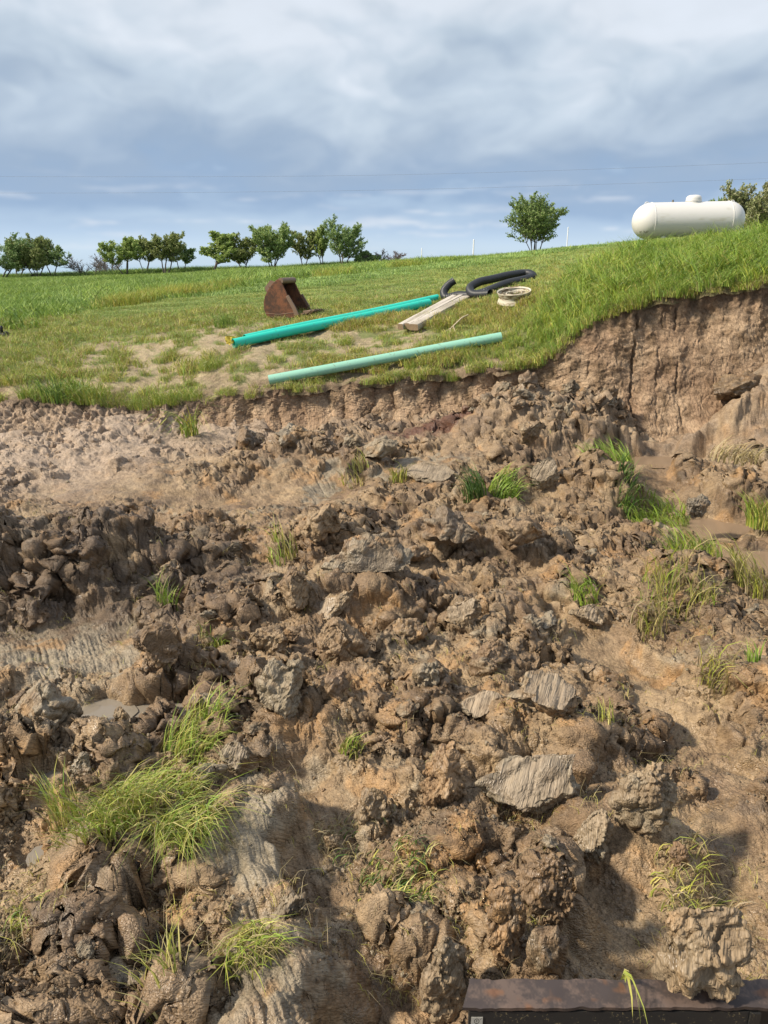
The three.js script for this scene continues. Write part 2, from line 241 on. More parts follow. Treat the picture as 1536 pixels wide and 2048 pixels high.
// columns: dense where the photograph looks, sparse at the sides
function columns(n, wide, side) { const o = []; for (let i = 0; i < side; i++) o.push(-wide + (wide - 0.45) * i / side); for (let i = 0; i <= n; i++) o.push(-0.45 + 0.9 * i / n); for (let i = 1; i <= side; i++) o.push(0.45 + (wide - 0.45) * i / side); return o; }
function gridIndex(nc, nr) { const idx = new Uint32Array((nc - 1) * (nr - 1) * 6); let k = 0; for (let r = 0; r < nr - 1; r++) for (let c = 0; c < nc - 1; c++) { const a = r * nc + c, b = a + 1, e = a + nc, f = e + 1; idx[k++] = a; idx[k++] = b; idx[k++] = e; idx[k++] = b; idx[k++] = f; idx[k++] = e; } return idx; }
{ // muddy floor of the pit
  const cs = columns(880, 0.95, 60), nc = cs.length, rows = [];
  // rows run from behind the camera to a little behind the foot of the bank; fraction of the way for each column
  for (let d = -0.6; d < 1.2; d += 0.05) rows.push(d);
  for (let d = 1.2; d < 11.6; d += 0.0062 + 0.0019 * Math.max(0, d - 1.5)) rows.push(d);
  const nr = rows.length, pos = new Float32Array(nc * nr * 3), col = new Float32Array(nc * nr * 3), uv = new Float32Array(nc * nr * 2), aux = new Float32Array(nc * nr * 4), lum = new Float32Array(nc * nr);
  for (let r = 0; r < nr; r++) for (let q = 0; q < nc; q++) {
    const c = cs[q]; let d = rows[r]; if (d > 7) { const [fd] = footEdge(c); d = 7 + (d - 7) * (fd + 1.1 - 7) / 4.6; }
    let x = c * (d + 2.5); const s = pit(x, d), k = r * nc + q, y0 = s.y, A = s.rough, z = -d;
    const l = A * lumps(x, y0, z, false);
    const px = x + A * (0.045 * n3(x * 5, y0, z * 5) + 0.02 * n3(x * 14, y0 + 4, z * 14)), pz = z + A * (0.045 * m3(x * 5, y0, z * 5) + 0.02 * m3(x * 14, y0 + 4, z * 14));
    const y = y0 + s.groove + (1 - A) * 0.006 * n3(x * 9, 0, z * 9) + 0.003 * n3(x * 40, 3, z * 40);
    pos[k * 3] = px; pos[k * 3 + 1] = y; pos[k * 3 + 2] = pz; lum[k] = l;
    aux[k * 4] = A; aux[k * 4 + 1] = s.tone; aux[k * 4 + 2] = s.smooth; aux[k * 4 + 3] = d - s.fd;
  }
  const idx = gridIndex(nc, nr), N0 = meshOf(pos, idx).attributes.normal.array;
  for (let k = 0; k < nc * nr; k++) { const a = N0[k * 3], b = N0[k * 3 + 1] + 0.45, c = N0[k * 3 + 2], q = lum[k] / Math.sqrt(a * a + b * b + c * c); pos[k * 3] += a * q; pos[k * 3 + 1] += b * q; pos[k * 3 + 2] += c * q; }
  const N = meshOf(pos, idx).attributes.normal.array;
  for (let k = 0; k < nc * nr; k++) {   // crumbly skin, grown outwards
    const x = pos[k * 3], y = pos[k * 3 + 1], z = pos[k * 3 + 2], A = aux[k * 4], h = (0.12 + 0.88 * clamp(A * 1.3)) * skin(x, y, z) * (0.75 + 0.5 * n3(x * 1.1, y, z * 1.1));
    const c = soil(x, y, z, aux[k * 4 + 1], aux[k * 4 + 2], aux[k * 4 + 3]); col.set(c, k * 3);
    pos[k * 3] = x + N[k * 3] * h; pos[k * 3 + 1] = y + N[k * 3 + 1] * h; pos[k * 3 + 2] = z + N[k * 3 + 2] * h;
    uv[k * 2] = (x + 0.4 * y) / 0.7; uv[k * 2 + 1] = (z - 0.9 * y) / 0.7;
  }
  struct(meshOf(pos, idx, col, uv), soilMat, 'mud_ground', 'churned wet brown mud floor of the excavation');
}
// cracks down the right bank: column, depth, width
const cracks = [[1266, 0.085, 0.013, 0.02], [1312, 0.035, 0.010, 0.05], [1352, 0.045, 0.011, -0.08], [1182, 0.03, 0.012, 0.02]].map(([px, dep, w, lean]) => [at(px, 760, 10.3).x, dep, w, lean]);
const gouges = [400, 455, 500, 560, 605, 660, 690, 745, 790, 835, 880, 940, 985, 1040, 1100].map(px => at(px, 820, 10.8).x);
{ // the cut face
  const cs = columns(880, 0.95, 60), nc = cs.length, nr = 128, pos = new Float32Array(nc * nr * 3), col = new Float32Array(nc * nr * 3), uv = new Float32Array(nc * nr * 2);
  for (let q = 0; q < nc; q++) {
    const c = cs[q], [td, ty] = topEdge(c), [rd] = rawTop(c), [fd, fy] = footEdge(c);
    const gentle = 1 - ss(-0.24, -0.17, c), right = ss(0.10, 0.17, c);
    for (let r = 0; r < nr; r++) {
      const k = r * nc + q, t = r / (nr - 9);   // last rows turn back under the turf
      let d, y;
      if (t <= 1) { const steep = 1 - Math.pow(1 - t, 2.0), g = lerp(steep, t, gentle); d = lerp(fd - 0.05, lerp(rd, td, ss(0.8, 1, t)), g); y = lerp(fy - 0.12, ty - 0.02, lerp(Math.pow(t, 1.12), t, gentle)); }
      else { const e = (t - 1) * (nr - 9) / 8; d = td + 0.35 * e; y = ty - 0.02 - 0.06 * e; }
      const x0 = c * (d + 2.5), z = -d, fade = ss(0, 0.12, t) * (1 - ss(0.9, 1.0, t) * 0.6);
      let out = 0, tint = 0;
      if (gentle < 1) {
        let g = 0, wob = 0.07 * n2(y * 2.2, x0 * 0.8);
        for (let i = 0; i < gouges.length - 1; i++) { const a = gouges[i], b = gouges[i + 1], xx = x0 + wob; if (xx >= a && xx < b) { const s = (xx - a) / (b - a); g = 0.06 * Math.pow(Math.sin(Math.PI * Math.pow(s, 0.75)), 0.6) - 0.05 + 0.035 * latt[i * 7]; } }
        out += g * (1 - right) * (1 - gentle);
        for (const [cx, dep, w, lean] of cracks) { const dx = x0 - cx - lean * (y - 1) - 0.012 * n2(y * 2.2, cx * 9) - 0.007 * n2(y * 13, cx); const on = ss(0.2, 0.6, 0.5 + 0.7 * n2(y * 2.1, cx * 3)); out -= dep * on * Math.exp(-(dx * dx) / (w * w)) * right; }
        out += 0.06 * n3(x0 * 1.3, y * 1.0, 2) + 0.022 * n3(x0 * 3.5, y * 2.6, 5);
      }
      out += 0.022 * n3(x0 * 3.2, y * 2.4, 7) + gentle * (0.035 * blocks(x0, y * 2 + z, 4, 51) + 0.022 * blocks(x0, y * 2 + z, 9, 61) + 0.02 * billow(x0 * 5, y * 5, z * 5)) + 0.009 * billow(x0 * 9, y * 8, 3) + 0.008 * billow(x0 * 22, y * 22, 5) + 0.0048 * billow(x0 * 48, y * 48, 7);
      out *= fade;
      const px = x0 + 0.02 * n3(x0 * 7, y * 7, 9), pz = z + out, py = y + out * (0.3 + gentle * 0.9);
      pos[k * 3] = px; pos[k * 3 + 1] = py; pos[k * 3 + 2] = pz;
      const a = n3(x0 * 1.1, y * 1.5, 4), b = m3(x0 * 4, y * 5, z * 4), e = n3(x0 * 22, y * 22, z * 22), st = n2(x0 * 9, y * 0.7);
      let cc = mixc([.30, .198, .125], [.43, .312, .205], 0.48 + 0.5 * a + 0.3 * b + 0.15 * st);
      cc = mixc(cc, BROWN, ss(0.1, 0.8, -b + 0.4 * st + 0.35 * a) * 0.65);
      cc = mixc(cc, PINK, gentle * 0.7);
      cc = mixc(cc, [.105, .070, .045], ss(0.84, 0.96, t + 0.09 * b) * 0.75);   // rooty topsoil under the turf
      const g = 1 + 0.14 * e + 0.05 * b;
      col[k * 3] = cc[0] * g; col[k * 3 + 1] = cc[1] * g; col[k * 3 + 2] = cc[2] * g;
      uv[k * 2] = px / 0.7; uv[k * 2 + 1] = (py + pz * 0.5) / 0.7;
    }
  }
  struct(meshOf(pos, gridIndex(nc, nr), col, uv), bankMat, 'cut_bank', 'steep cut face of brown earth behind the mud');
}
{ // land above the bank, out to the horizon
  const cs = []; for (let i = -60; i <= 60; i++) { const s = i / 60; cs.push(s); } const fine = []; for (let i = 0; i <= 330; i++) fine.push(-0.55 + 1.1 * i / 330);
  const all = [-3, -2.2, -1.6, -1.2, -1, -0.85, -0.7, -0.62, ...fine, 0.62, 0.7, 0.85, 1, 1.2, 1.6, 2.2, 3], nc = all.length, backs = [-0.02, 0, 0.02, 0.05, 0.09];
  for (let b = 0.13; b < 9; b *= 1.032) backs.push(b); for (let b = 9; b < 75; b *= 1.045) backs.push(b); for (let b = 75; b < 6000; b *= 1.25) backs.push(b);
  const nr = backs.length, pos = new Float32Array(nc * nr * 3), col = new Float32Array(nc * nr * 3), uv = new Float32Array(nc * nr * 2);
  for (let q = 0; q < nc; q++) {
    const c = all[q], [td, ty] = topEdge(clamp(c, -0.95, 0.95));
    for (let r = 0; r < nr; r++) {
      const k = r * nc + q, b = backs[r], d = td + b, x = c * (d + 2.5);
      let y = lerp(ty, landY(x, d), ss(0, 0.5, b)); if (r < 2) y -= 0.05 * (2 - r);
      const ba = b < 14 ? bareness(x, d) : 0;
      y += 0.018 * ba * billow(x * 6, 0, d * 6) * (b < 9 ? 1 : 0) + (b < 6 ? 0.010 * n2(x * 15, d * 15) : 0);
      pos[k * 3] = x; pos[k * 3 + 1] = y; pos[k * 3 + 2] = -d;
      const n = n2(x * 2.1, d * 2.1), m = n2(x * 0.3, d * 0.3), fineN = n2(x * 11, d * 11);
      let cc = mixc([.17, .195, .065], [.21, .23, .08], 0.5 + 0.5 * n);
      if (d > 60) cc = mixc([.14, .19, .05], [.18, .215, .065], 0.5 + 0.5 * m);
      const tanSoil = mixc([.34, .255, .165], [.44, .35, .235], 0.5 + 0.5 * n + 0.3 * fineN);
      cc = mixc(cc, tanSoil, ss(0.15, 0.5, ba) * (0.8 + 0.3 * fineN)); cc = mixc(cc, [.17, .115, .075], (1 - ss(0.0, 0.7, b + 0.2 * n)) * 0.7);
      col[k * 3] = cc[0]; col[k * 3 + 1] = cc[1]; col[k * 3 + 2] = cc[2]; uv[k * 2] = x / 0.7; uv[k * 2 + 1] = d / 0.7;
    }
  }
  struct(meshOf(pos, gridIndex(nc, nr), col, uv), new THREE.MeshStandardMaterial({ vertexColors: true, map: grainMap, bumpMap: grainBump, bumpScale: 0.012, roughness: 0.97 }), 'ground', 'grassy ground rising to the right and running out to the horizon');
}
struct(new THREE.CircleGeometry(85, 64).rotateX(-Math.PI / 2).translate(0, -1.3, 0), new THREE.MeshStandardMaterial({ color: new THREE.Color(.20, .17, .09), roughness: 1, map: grainMap }), 'ground', 'lower ground round the excavation');
// ------------------------------------------------------------------ puddles
const waterMat = new THREE.MeshPhysicalMaterial({ color: new THREE.Color(.225, .16, .105), roughness: 0.09, ior: 1.33 });
const greyWater = new THREE.MeshPhysicalMaterial({ color: new THREE.Color(.215, .185, .145), roughness: 0.05, ior: 1.33 });
['shallow grey puddle beside the upright tan clod', 'narrow grey puddle above the large grass clump', 'small grey puddle at the left edge near the grass clump', 'brown puddle in the ditch at the foot of the right bank', 'brown water in the rut right of the green tufts', 'brown water at the right end of the rut', 'tiny dark puddle left of the large grass clump', 'tiny puddle between clods above the large grass clump'].forEach((label, i) => {
  const p = pools[i], sh = new THREE.Shape(); for (let k = 0; k < 40; k++) { const a = k / 40 * Math.PI * 2, r = 1.3 + 0.12 * n2(Math.cos(a) * 1.5 + i * 9, Math.sin(a) * 1.5); const X = Math.cos(a) * p.rx * r, Y = Math.sin(a) * p.rz * r; k ? sh.lineTo(X, Y) : sh.moveTo(X, Y); }
  const g = new THREE.ShapeGeometry(sh); g.rotateX(-Math.PI / 2); const m = struct(g, i > 2 && i < 6 ? waterMat : greyWater, 'puddle', label); m.position.set(p.x, p.lvl, -p.d);
});

// ------------------------------------------------------------------ clods
function clodGeo(seed, sx, sy, sz, detail, o = {}) {
  const R = rng(seed), g0 = new THREE.IcosahedronGeometry(1, detail); g0.deleteAttribute('uv'); g0.deleteAttribute('normal');
  const g = mergeVertices(g0, 1e-5), P = g.attributes.position, n = P.count, s = Math.cbrt(sx * sy * sz), off = R() * 90;
  const cuts = []; for (let i = 0; i < (o.cuts ?? 13); i++) { const v = new THREE.Vector3(R() * 2 - 1, R() * 2 - 1, R() * 2 - 1).normalize(); cuts.push([v, 0.52 + R() * 0.36]); }
  const sm = o.smear ? [new THREE.Vector3(...o.smear).normalize(), o.level ?? 0.45] : null;
  const ga = new THREE.Vector3(...(o.groove ?? [0.9, 0, 0.3])).normalize(), tone = o.tone ?? R() * 0.8, base = o.color, rough = o.rough ?? 1;
  const ms = new Float32Array(n), col = new Float32Array(n * 3), uv = new Float32Array(n * 2), p = new THREE.Vector3(), dir = new THREE.Vector3();
  for (let i = 0; i < n; i++) {
    p.fromBufferAttribute(P, i); dir.copy(p);
    p.multiplyScalar(1 + 0.22 * n3(p.x * 1.1 + off, p.y * 1.1, p.z * 1.1));
    for (const [v, k] of cuts) { const e = p.dot(v) - k; if (e > 0) p.addScaledVector(v, -e * 0.95); }
    let m = 0; if (sm) { const lim = sm[1] + 0.07 * n3(p.x * 1.6 + off, p.y * 1.6, p.z * 1.6), e = p.dot(sm[0]) - lim; if (e > 0) p.addScaledVector(sm[0], -e * 0.97); m = ss(-0.01, 0.09, e - 0.03 + 0.13 * n3(p.x * 3 + off, p.y * 3, p.z * 3) + 0.05 * n3(p.x * 9 + off, p.y * 9, p.z * 9)); }
    p.set(p.x * sx, p.y * sy, p.z * sz);
    const X = p.x + off, Y = p.y, Z = p.z, F = 1 / s;
    const h = s * (0.15 * n3(X * F * 0.9, Y * F * 0.9, Z * F * 0.9) + 0.07 * n3(X * F * 2.1, Y * F * 2.1, Z * F * 2.1) - 0.13 * Math.pow(1 - Math.abs(m3(X * F * 0.8, Y * F * 0.8, Z * F * 0.8)), 9)) * rough * (1 - m); p.addScaledVector(dir, h); P.setXYZ(i, p.x, p.y, p.z); ms[i] = m;
  }
  g.computeVertexNormals(); const Nn = g.attributes.normal;
  for (let i = 0; i < n; i++) {
    p.fromBufferAttribute(P, i); dir.fromBufferAttribute(Nn, i); const m = ms[i], X = p.x + off, Y = p.y, Z = p.z;
    let h = Math.min(1, s * 9) * (0.62 * skin(X, Y, Z) * (0.7 + 0.7 * n3(X * 3, Y * 3, Z * 3)) - 0.016 * Math.pow(1 - Math.abs(n3(X * 6, Y * 6, Z * 6 + 30)), 10)) * (o.fine ?? 1);
    if (m > 0) { const a = p.dot(ga), b = p.x * -ga.z + p.z * ga.x; h = lerp(h, 0.0026 * n2(a * 55 + off, b * 1.1) + 0.0016 * n2(a * 130, b * 2 + off) - 0.007 * ss(0.5, 0.75, n2(a * 24, b * 2 + off)) + 0.006 * n3(X * 5, Y * 5, Z * 5), m); }
    p.addScaledVector(dir, h); P.setXYZ(i, p.x, p.y, p.z);
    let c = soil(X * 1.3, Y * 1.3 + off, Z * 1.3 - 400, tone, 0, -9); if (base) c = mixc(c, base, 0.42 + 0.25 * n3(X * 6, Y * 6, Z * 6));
    if (m > 0) c = mixc(c, o.face ?? [.33, .255, .17], m * (0.8 + 0.15 * n3(X * 9, Y * 9, Z * 9)));
    col.set(c, i * 3); uv[i * 2] = (p.x + 0.45 * p.z + off) / 0.7; uv[i * 2 + 1] = (p.y + 0.6 * p.z) / 0.7;
  }
  g.setAttribute('color', new THREE.BufferAttribute(col, 3)); g.setAttribute('uv', new THREE.BufferAttribute(uv, 2)); g.computeVertexNormals(); return g;
}
// [px, py of the middle of its foot, width px, height px, depth factor, sink, options, name, label]
const CY = [.37, .29, .185], OR = [.34, .21, .105], GR = [.29, .23, .15], DK = [.09, .061, .041];
const clods = [
  [1290, 1690, 180, 200, 0.8, 0.12, { tone: 0.6, big: 1, color: GR }, 'mud_clod', 'large rounded grey-brown clod right of the striated slab'],
  [1062, 1650, 370, 185, 0.55, 0.10, { smear: [-0.15, 0.75, 0.62], level: 0.22, groove: [0.93, -0.1, 0.35], tone: 0.9, big: 1, face: [0.305, 0.240, 0.168] }, 'clay_slab', 'smooth olive-grey clay slab with parallel scratches, beside the large clod'],
  [965, 1440, 130, 75, 0.7, 0.2, { smear: [-0.1, 0.85, 0.5], level: 0.3, tone: 0.8, face: [0.337, 0.265, 0.186] }, 'clay_slab', 'pale scratched clay slab on the left of the overhanging heap'],
  [1110, 1440, 220, 110, 0.7, 0.15, { smear: [0.1, 0.9, 0.35], level: 0.4, tone: 0.6, big: 1, face: [0.312, 0.245, 0.172] }, 'clay_slab', 'wide tan slab overhanging a dark hollow'],
  [740, 1680, 130, 135, 0.8, 0.12, { color: CY, tone: 0.2, big: 1 }, 'mud_clod', 'tan lump of clay standing in the trough'],
  [890, 1610, 150, 165, 0.8, 0.2, { color: OR, tone: 0, big: 1 }, 'mud_clod', 'orange-tan lump left of the scratched slab'],
  [660, 1705, 52, 46, 0.9, 0.15, { tone: 0.2 }, 'mud_clod', 'fist-sized brown clod left of the tan lump'],
  [1185, 1750, 110, 170, 0.8, 0.15, { smear: [-0.5, 0.8, 0.3], level: 0.5, tone: 0.7, big: 1, color: GR }, 'mud_clod', 'long grey-brown clod leaning below the scratched slab'],
  [1010, 1955, 170, 240, 0.7, 0.12, { color: OR, tone: 0.2, big: 1, smear: [0.5, 0.2, 0.85], level: 0.62, face: [0.242, 0.190, 0.133] }, 'mud_clod', 'tall orange-brown heap standing behind the steel blade'],
  [1095, 1850, 170, 170, 0.7, 0.2, { tone: 0.1, color: BROWN, big: 1 }, 'mud_clod', 'brown crumbly mass behind the orange heap'],
  [888, 2065, 195, 230, 0.7, 0.10, { tone: 0.2, color: GR, big: 1 }, 'mud_clod', 'grey-brown clod wedged against the left end of the steel blade'],
  [1395, 1985, 380, 215, 0.5, 0.16, { tone: 0.2, color: GR, big: 1, lift: 0.44, dd: 1.70 }, 'mud_clod', 'grey-tan clod draped over the top of the steel blade'],
  [325, 1330, 145, 125, 0.7, 0.15, { tone: 0.3, big: 1, smear: [0.4, 0.1, 0.9], level: 0.6, face: BROWN }, 'mud_clod', 'square brown block with a flat face at the edge of the grey smear'],
  [478, 1350, 65, 60, 0.8, 0.2, { color: OR, smear: [-.3, .7, .6], level: 0.45, face: [0.313, 0.247, 0.173] }, 'mud_clod', 'small orange-tan chunk right of the square block'],
  [565, 1440, 140, 150, 0.8, 0.2, { tone: 0.9, big: 1, color: GR }, 'mud_clod', 'grey lump at the head of the trough'],
  [680, 1330, 150, 130, 0.8, 0.2, { tone: 0.2, big: 1, color: [.24, .16, .09] }, 'mud_clod', 'brown lump below the pale splintered slab'],
  [645, 1262, 190, 62, 0.35, 0.1, { smear: [-0.3, 0.85, 0.45], level: 0.2, face: [0.342, 0.270, 0.189], color: CY, tilt: -0.5, rough: 0.5, up: 0.07 }, 'clay_slab', 'long pale clay shard lying on the middle heap'],
  [930, 1268, 100, 72, 0.45, 0.1, { smear: [-0.2, 0.7, 0.6], level: 0.25, face: [0.353, 0.278, 0.194], color: CY, tilt: -0.6, rough: 0.5, up: 0.06 }, 'clay_slab', 'short pale clay shard standing right of the middle heap'],
  [1178, 1266, 95, 55, 0.6, 0.1, { smear: [0, 0.8, 0.6], level: 0.4, face: [0.354, 0.279, 0.195], color: CY, tilt: 0.25, rough: 0.6, up: 0.05 }, 'clay_slab', 'pale yellow chunk at the top of the smooth rut'],
  [1092, 992, 62, 95, 0.5, 0.1, { smear: [-0.5, 0.6, 0.6], level: 0.3, face: [0.310, 0.244, 0.171], color: CY, tilt: 0.4, rough: 0.6, up: 0.05 }, 'clay_slab', 'upright pale slab between two green tufts'],
  [668, 1395, 66, 66, 0.9, 0.15, { tone: 0, cuts: 2, color: [.22, .14, .085] }, 'mud_clod', 'round brown clod in the dark hollow'],
  [245, 1462, 48, 66, 0.7, 0.1, { color: [.33, .235, .13], tilt: -0.2, smear: [-.2, .9, .3], level: 0.5 }, 'mud_clod', 'upright tan clod beside the grey puddle'],
  [75, 1480, 180, 150, 0.8, 0.2, { tone: 0.7, big: 1 }, 'mud_clod', 'big brown clod left of the grey puddle'],
  [165, 1560, 75, 75, 0.8, 0.15, { tone: 0.9 }, 'mud_clod', 'grey-brown clod left of the large grass clump'],
  [470, 1540, 100, 90, 0.7, 0.2, { tone: 1.0, smear: [0, 0.8, 0.6], level: 0.4, face: [0.254, 0.200, 0.140], color: GR }, 'clay_slab', 'grey flat chunk right of the large grass clump'],
  [495, 900, 75, 65, 0.8, 0.15, { color: DK, smear: [-.7, .5, .3], level: 0.5, face: BROWN }, 'mud_clod', 'dark upright clod at the foot of the grooved bank'],
  [590, 895, 90, 60, 0.8, 0.15, { tone: 0.8 }, 'mud_clod', 'grey-brown clod with a pointed top at the foot of the bank'],
  [650, 905, 60, 45, 0.8, 0.2, { tone: 0.2, color: DK }, 'mud_clod', 'dark brown clod beside the pointed clod'],
  [700, 900, 60, 42, 0.8, 0.2, { tone: 0.8 }, 'mud_clod', 'grey clod left of the rust-red soil'],
  [760, 915, 85, 55, 0.8, 0.2, { tone: 1, color: GR }, 'mud_clod', 'pale grey clod in front of the rust-red soil'],
  [335, 1185, 110, 80, 0.6, 0.15, { tone: 0.8, smear: [0.3, 0.5, 0.8], level: 0.4, face: [0.226, 0.178, 0.125], color: BROWN }, 'clay_slab', 'brown slab with a smooth flat face in front of the dark mound on the left'],
  [730, 1165, 230, 120, 0.6, 0.15, { tone: 0.7, big: 1, smear: [0.1, 0.35, 0.93], level: 0.45, groove: [0.97, 0, 0.2], face: [0.223, 0.176, 0.123] }, 'mud_clod', 'wide block with a grooved front on top of the middle heap'],
  [590, 1215, 100, 110, 0.8, 0.15, { tone: 0.1, big: 1 }, 'mud_clod', 'tall brown clod at the left of the middle heap'],
  [640, 1075, 110, 90, 0.8, 0.2, { tone: 0.3, big: 1 }, 'mud_clod', 'brown clod behind the middle heap'],
  [905, 1085, 120, 85, 0.8, 0.2, { color: [.15, .095, .06] }, 'mud_clod', 'dark brown clod below the dark green tuft'],
  [1040, 1095, 130, 90, 0.8, 0.2, { tone: 0.1, big: 1 }, 'mud_clod', 'brown lump left of the grassy mound'],
  [1060, 885, 66, 62, 0.8, 0.15, { tone: 0.3 }, 'mud_clod', 'round brown clod at the front of the collapsed earth'],
  [1345, 1020, 62, 56, 0.8, 0.2, { color: OR }, 'mud_clod', 'orange clod on the right bank of the rut'],
  [1398, 1030, 56, 50, 0.8, 0.2, { tone: 0.9, color: [.14, .12, .095] }, 'mud_clod', 'dark grey clod right of the orange clod'],
  [60, 1250, 110, 80, 0.8, 0.2, { tone: 0.4, color: DK }, 'mud_clod', 'dark clod above the grey smear at the left edge'],
  [1360, 1740, 70, 75, 0.8, 0.15, { color: [.24, .14, .075] }, 'mud_clod', 'reddish-brown crumbly clod at the foot of the large rounded clod'],
  [860, 965, 110, 50, 0.7, 0.2, { tone: 1, smear: [0, .85, .5], level: 0.3, face: [0.323, 0.255, 0.178], color: GR }, 'clay_slab', 'pale flattened slab behind the first dry tuft'],
  [1400, 1790, 80, 45, 0.8, 0.2, { tone: 0.2 }, 'mud_clod', 'flat crumbly clod among the flattened straw'],
  [820, 1130, 90, 60, 0.8, 0.2, { tone: 0.1 }, 'mud_clod', 'brown clod right behind the grooved block'],
  [985, 1340, 100, 70, 0.8, 0.2, { tone: 0.2, color: [.21, .135, .08] }, 'mud_clod', 'fibrous brown clod above the pale scratched slab'],
  [820, 1290, 100, 80, 0.8, 0.2, { tone: 0.5 }, 'mud_clod', 'crumbly clod between the two pale shards'],
  [860, 1380, 90, 80, 0.8, 0.2, { tone: 0.7, color: GR }, 'mud_clod', 'grey crumbly clod on the slope above the orange-tan lump'],
  [1490, 735, 130, 60, 0.6, 0.1, { color: DK, dd: 9.75, tone: 0 }, 'mud_clod', 'dark clod on the crest of the smooth heap against the right bank'],
  [540, 1310, 90, 80, 0.8, 0.2, { tone: 0.3 }, 'mud_clod', 'brown clod above the grey lump'],
];
clods.forEach(([px, py, w, h, df, sink, o, name, label], i) => {
  let p = onLevel(px, py, 0.05), y; for (let k = 0; k < 5; k++) { if (o.lift) y = o.lift; else { const b = pit(p.x, p.d).y; y = b + 0.7 * (pitTop(p.x, p.d) - b); } p = onLevel(px, py, y); }
  if (o.dd) { p.d = o.dd; p.x = ray(px, py).u * o.dd; y = o.lift ?? pit(p.x, p.d).y; }
  const dc = p.d * p.w, dist = Math.hypot(p.d, EYE - y), sx = w / FPX * dc / 2, sy = h / FPX * dist / 2 * 0.92, sz = sx * df;
  const g = clodGeo(100 + i, sx / 1.0, sy / 1.0, sz, o.big ? 30 : 20, o);
  const m = new THREE.Mesh(g, soilMat); m.position.set(p.x, y + sy * (1 - sink * 2) + (o.up ?? 0), -p.d - sz * 0.5); if (o.tilt) m.rotation.z = -o.tilt;
  top(m, name, label, name === 'clay_slab' ? 'clay slab' : 'mud clod');
});
{ // clods nobody could tell apart, each its own object
  const R = rng(501), kinds = []; for (let i = 0; i < 7; i++) kinds.push(clodGeo(300 + i, 0.10, 0.075 + 0.02 * R(), 0.09, 11, { tone: R(), cuts: 9 + i % 4 }));
  let n = 0; while (n < 150) {
    const tal = n > 90, px = tal ? 940 + R() * 330 : R() * 1600 - 30, py = tal ? 770 + R() * 120 : 850 + Math.pow(R(), 0.9) * 1150; let p = onLevel(px, py, 0.1); if (tal) { p = { d: 9.6 + R() * 0.75 }; p.x = ray(px, py).u * p.d; } const s = pit(p.x, p.d); if (!tal && (s.smooth > 0.25 || s.rough < 0.55 || p.d < 2.0 && p.x > 0.1)) continue;
    const m = new THREE.Mesh(kinds[n % 7], soilMat), k = (0.40 + 0.85 * R() * R()) * (py < 1000 ? 1.3 : 1); m.scale.set(k * (0.8 + 0.5 * R()), k * (0.55 + 0.4 * R()), k); m.rotation.set(R() * 6, R() * 6, R() * 6); m.position.set(p.x, s.y + s.rough * lumps(p.x, s.y, -p.d, true) + 0.045 * k, -p.d);
    top(m, 'mud_clod', 'fist-sized crumbly mud clod strewn on the churned mud', 'mud clod', 'loose clods strewn over the mud'); n++;
  }
  // crumbs: too many to count
  const M = new THREE.Matrix4(), Q = new THREE.Quaternion(), E = new THREE.Euler();
  for (let v = 0; v < 4; v++) {
    const geo = clodGeo(400 + v, 0.02, 0.016, 0.018, 4, { tone: 0.25 * v, cuts: 4 }), N = 8000, im = new THREE.InstancedMesh(geo, soilMat, N); let k = 0, tries = 0;
    while (k < N && tries++ < 90000) {
      const px = R() * 1900 - 180, py = 800 + R() * 1250, p = onLevel(px, py, 0.1); let d = p.d, x = p.x, y; const s = pit(x, d);
      if (d > s.fd + 0.5) continue; if (s.rough < 0.2 + R() * 0.45) { if (R() > 0.05) continue; }
      if (x > 0.15 && d < 1.95 && x < 2) continue;
      y = s.y + s.rough * lumps(x, s.y, -d, true) + s.groove;
      const sc = (0.2 + 0.75 * R() * R() * R()) * (0.7 + 0.055 * d); E.set(R() * 6, R() * 6, R() * 6); M.compose(new THREE.Vector3(x, y + 0.005 * sc, -d), Q.setFromEuler(E), new THREE.Vector3(sc, sc, sc)); im.setMatrixAt(k, M);
      const t = 0.75 + 0.5 * R(); im.setColorAt(k, new THREE.Color(t, t * (0.97 + 0.05 * R()), t * (0.95 + 0.1 * R()))); k++;
    }
    im.count = k; im.userData.kind = 'stuff'; top(im, 'mud_crumbs', 'loose crumbs of soil strewn over the mud', 'soil crumbs'); im.userData.kind = 'stuff';
  }
}

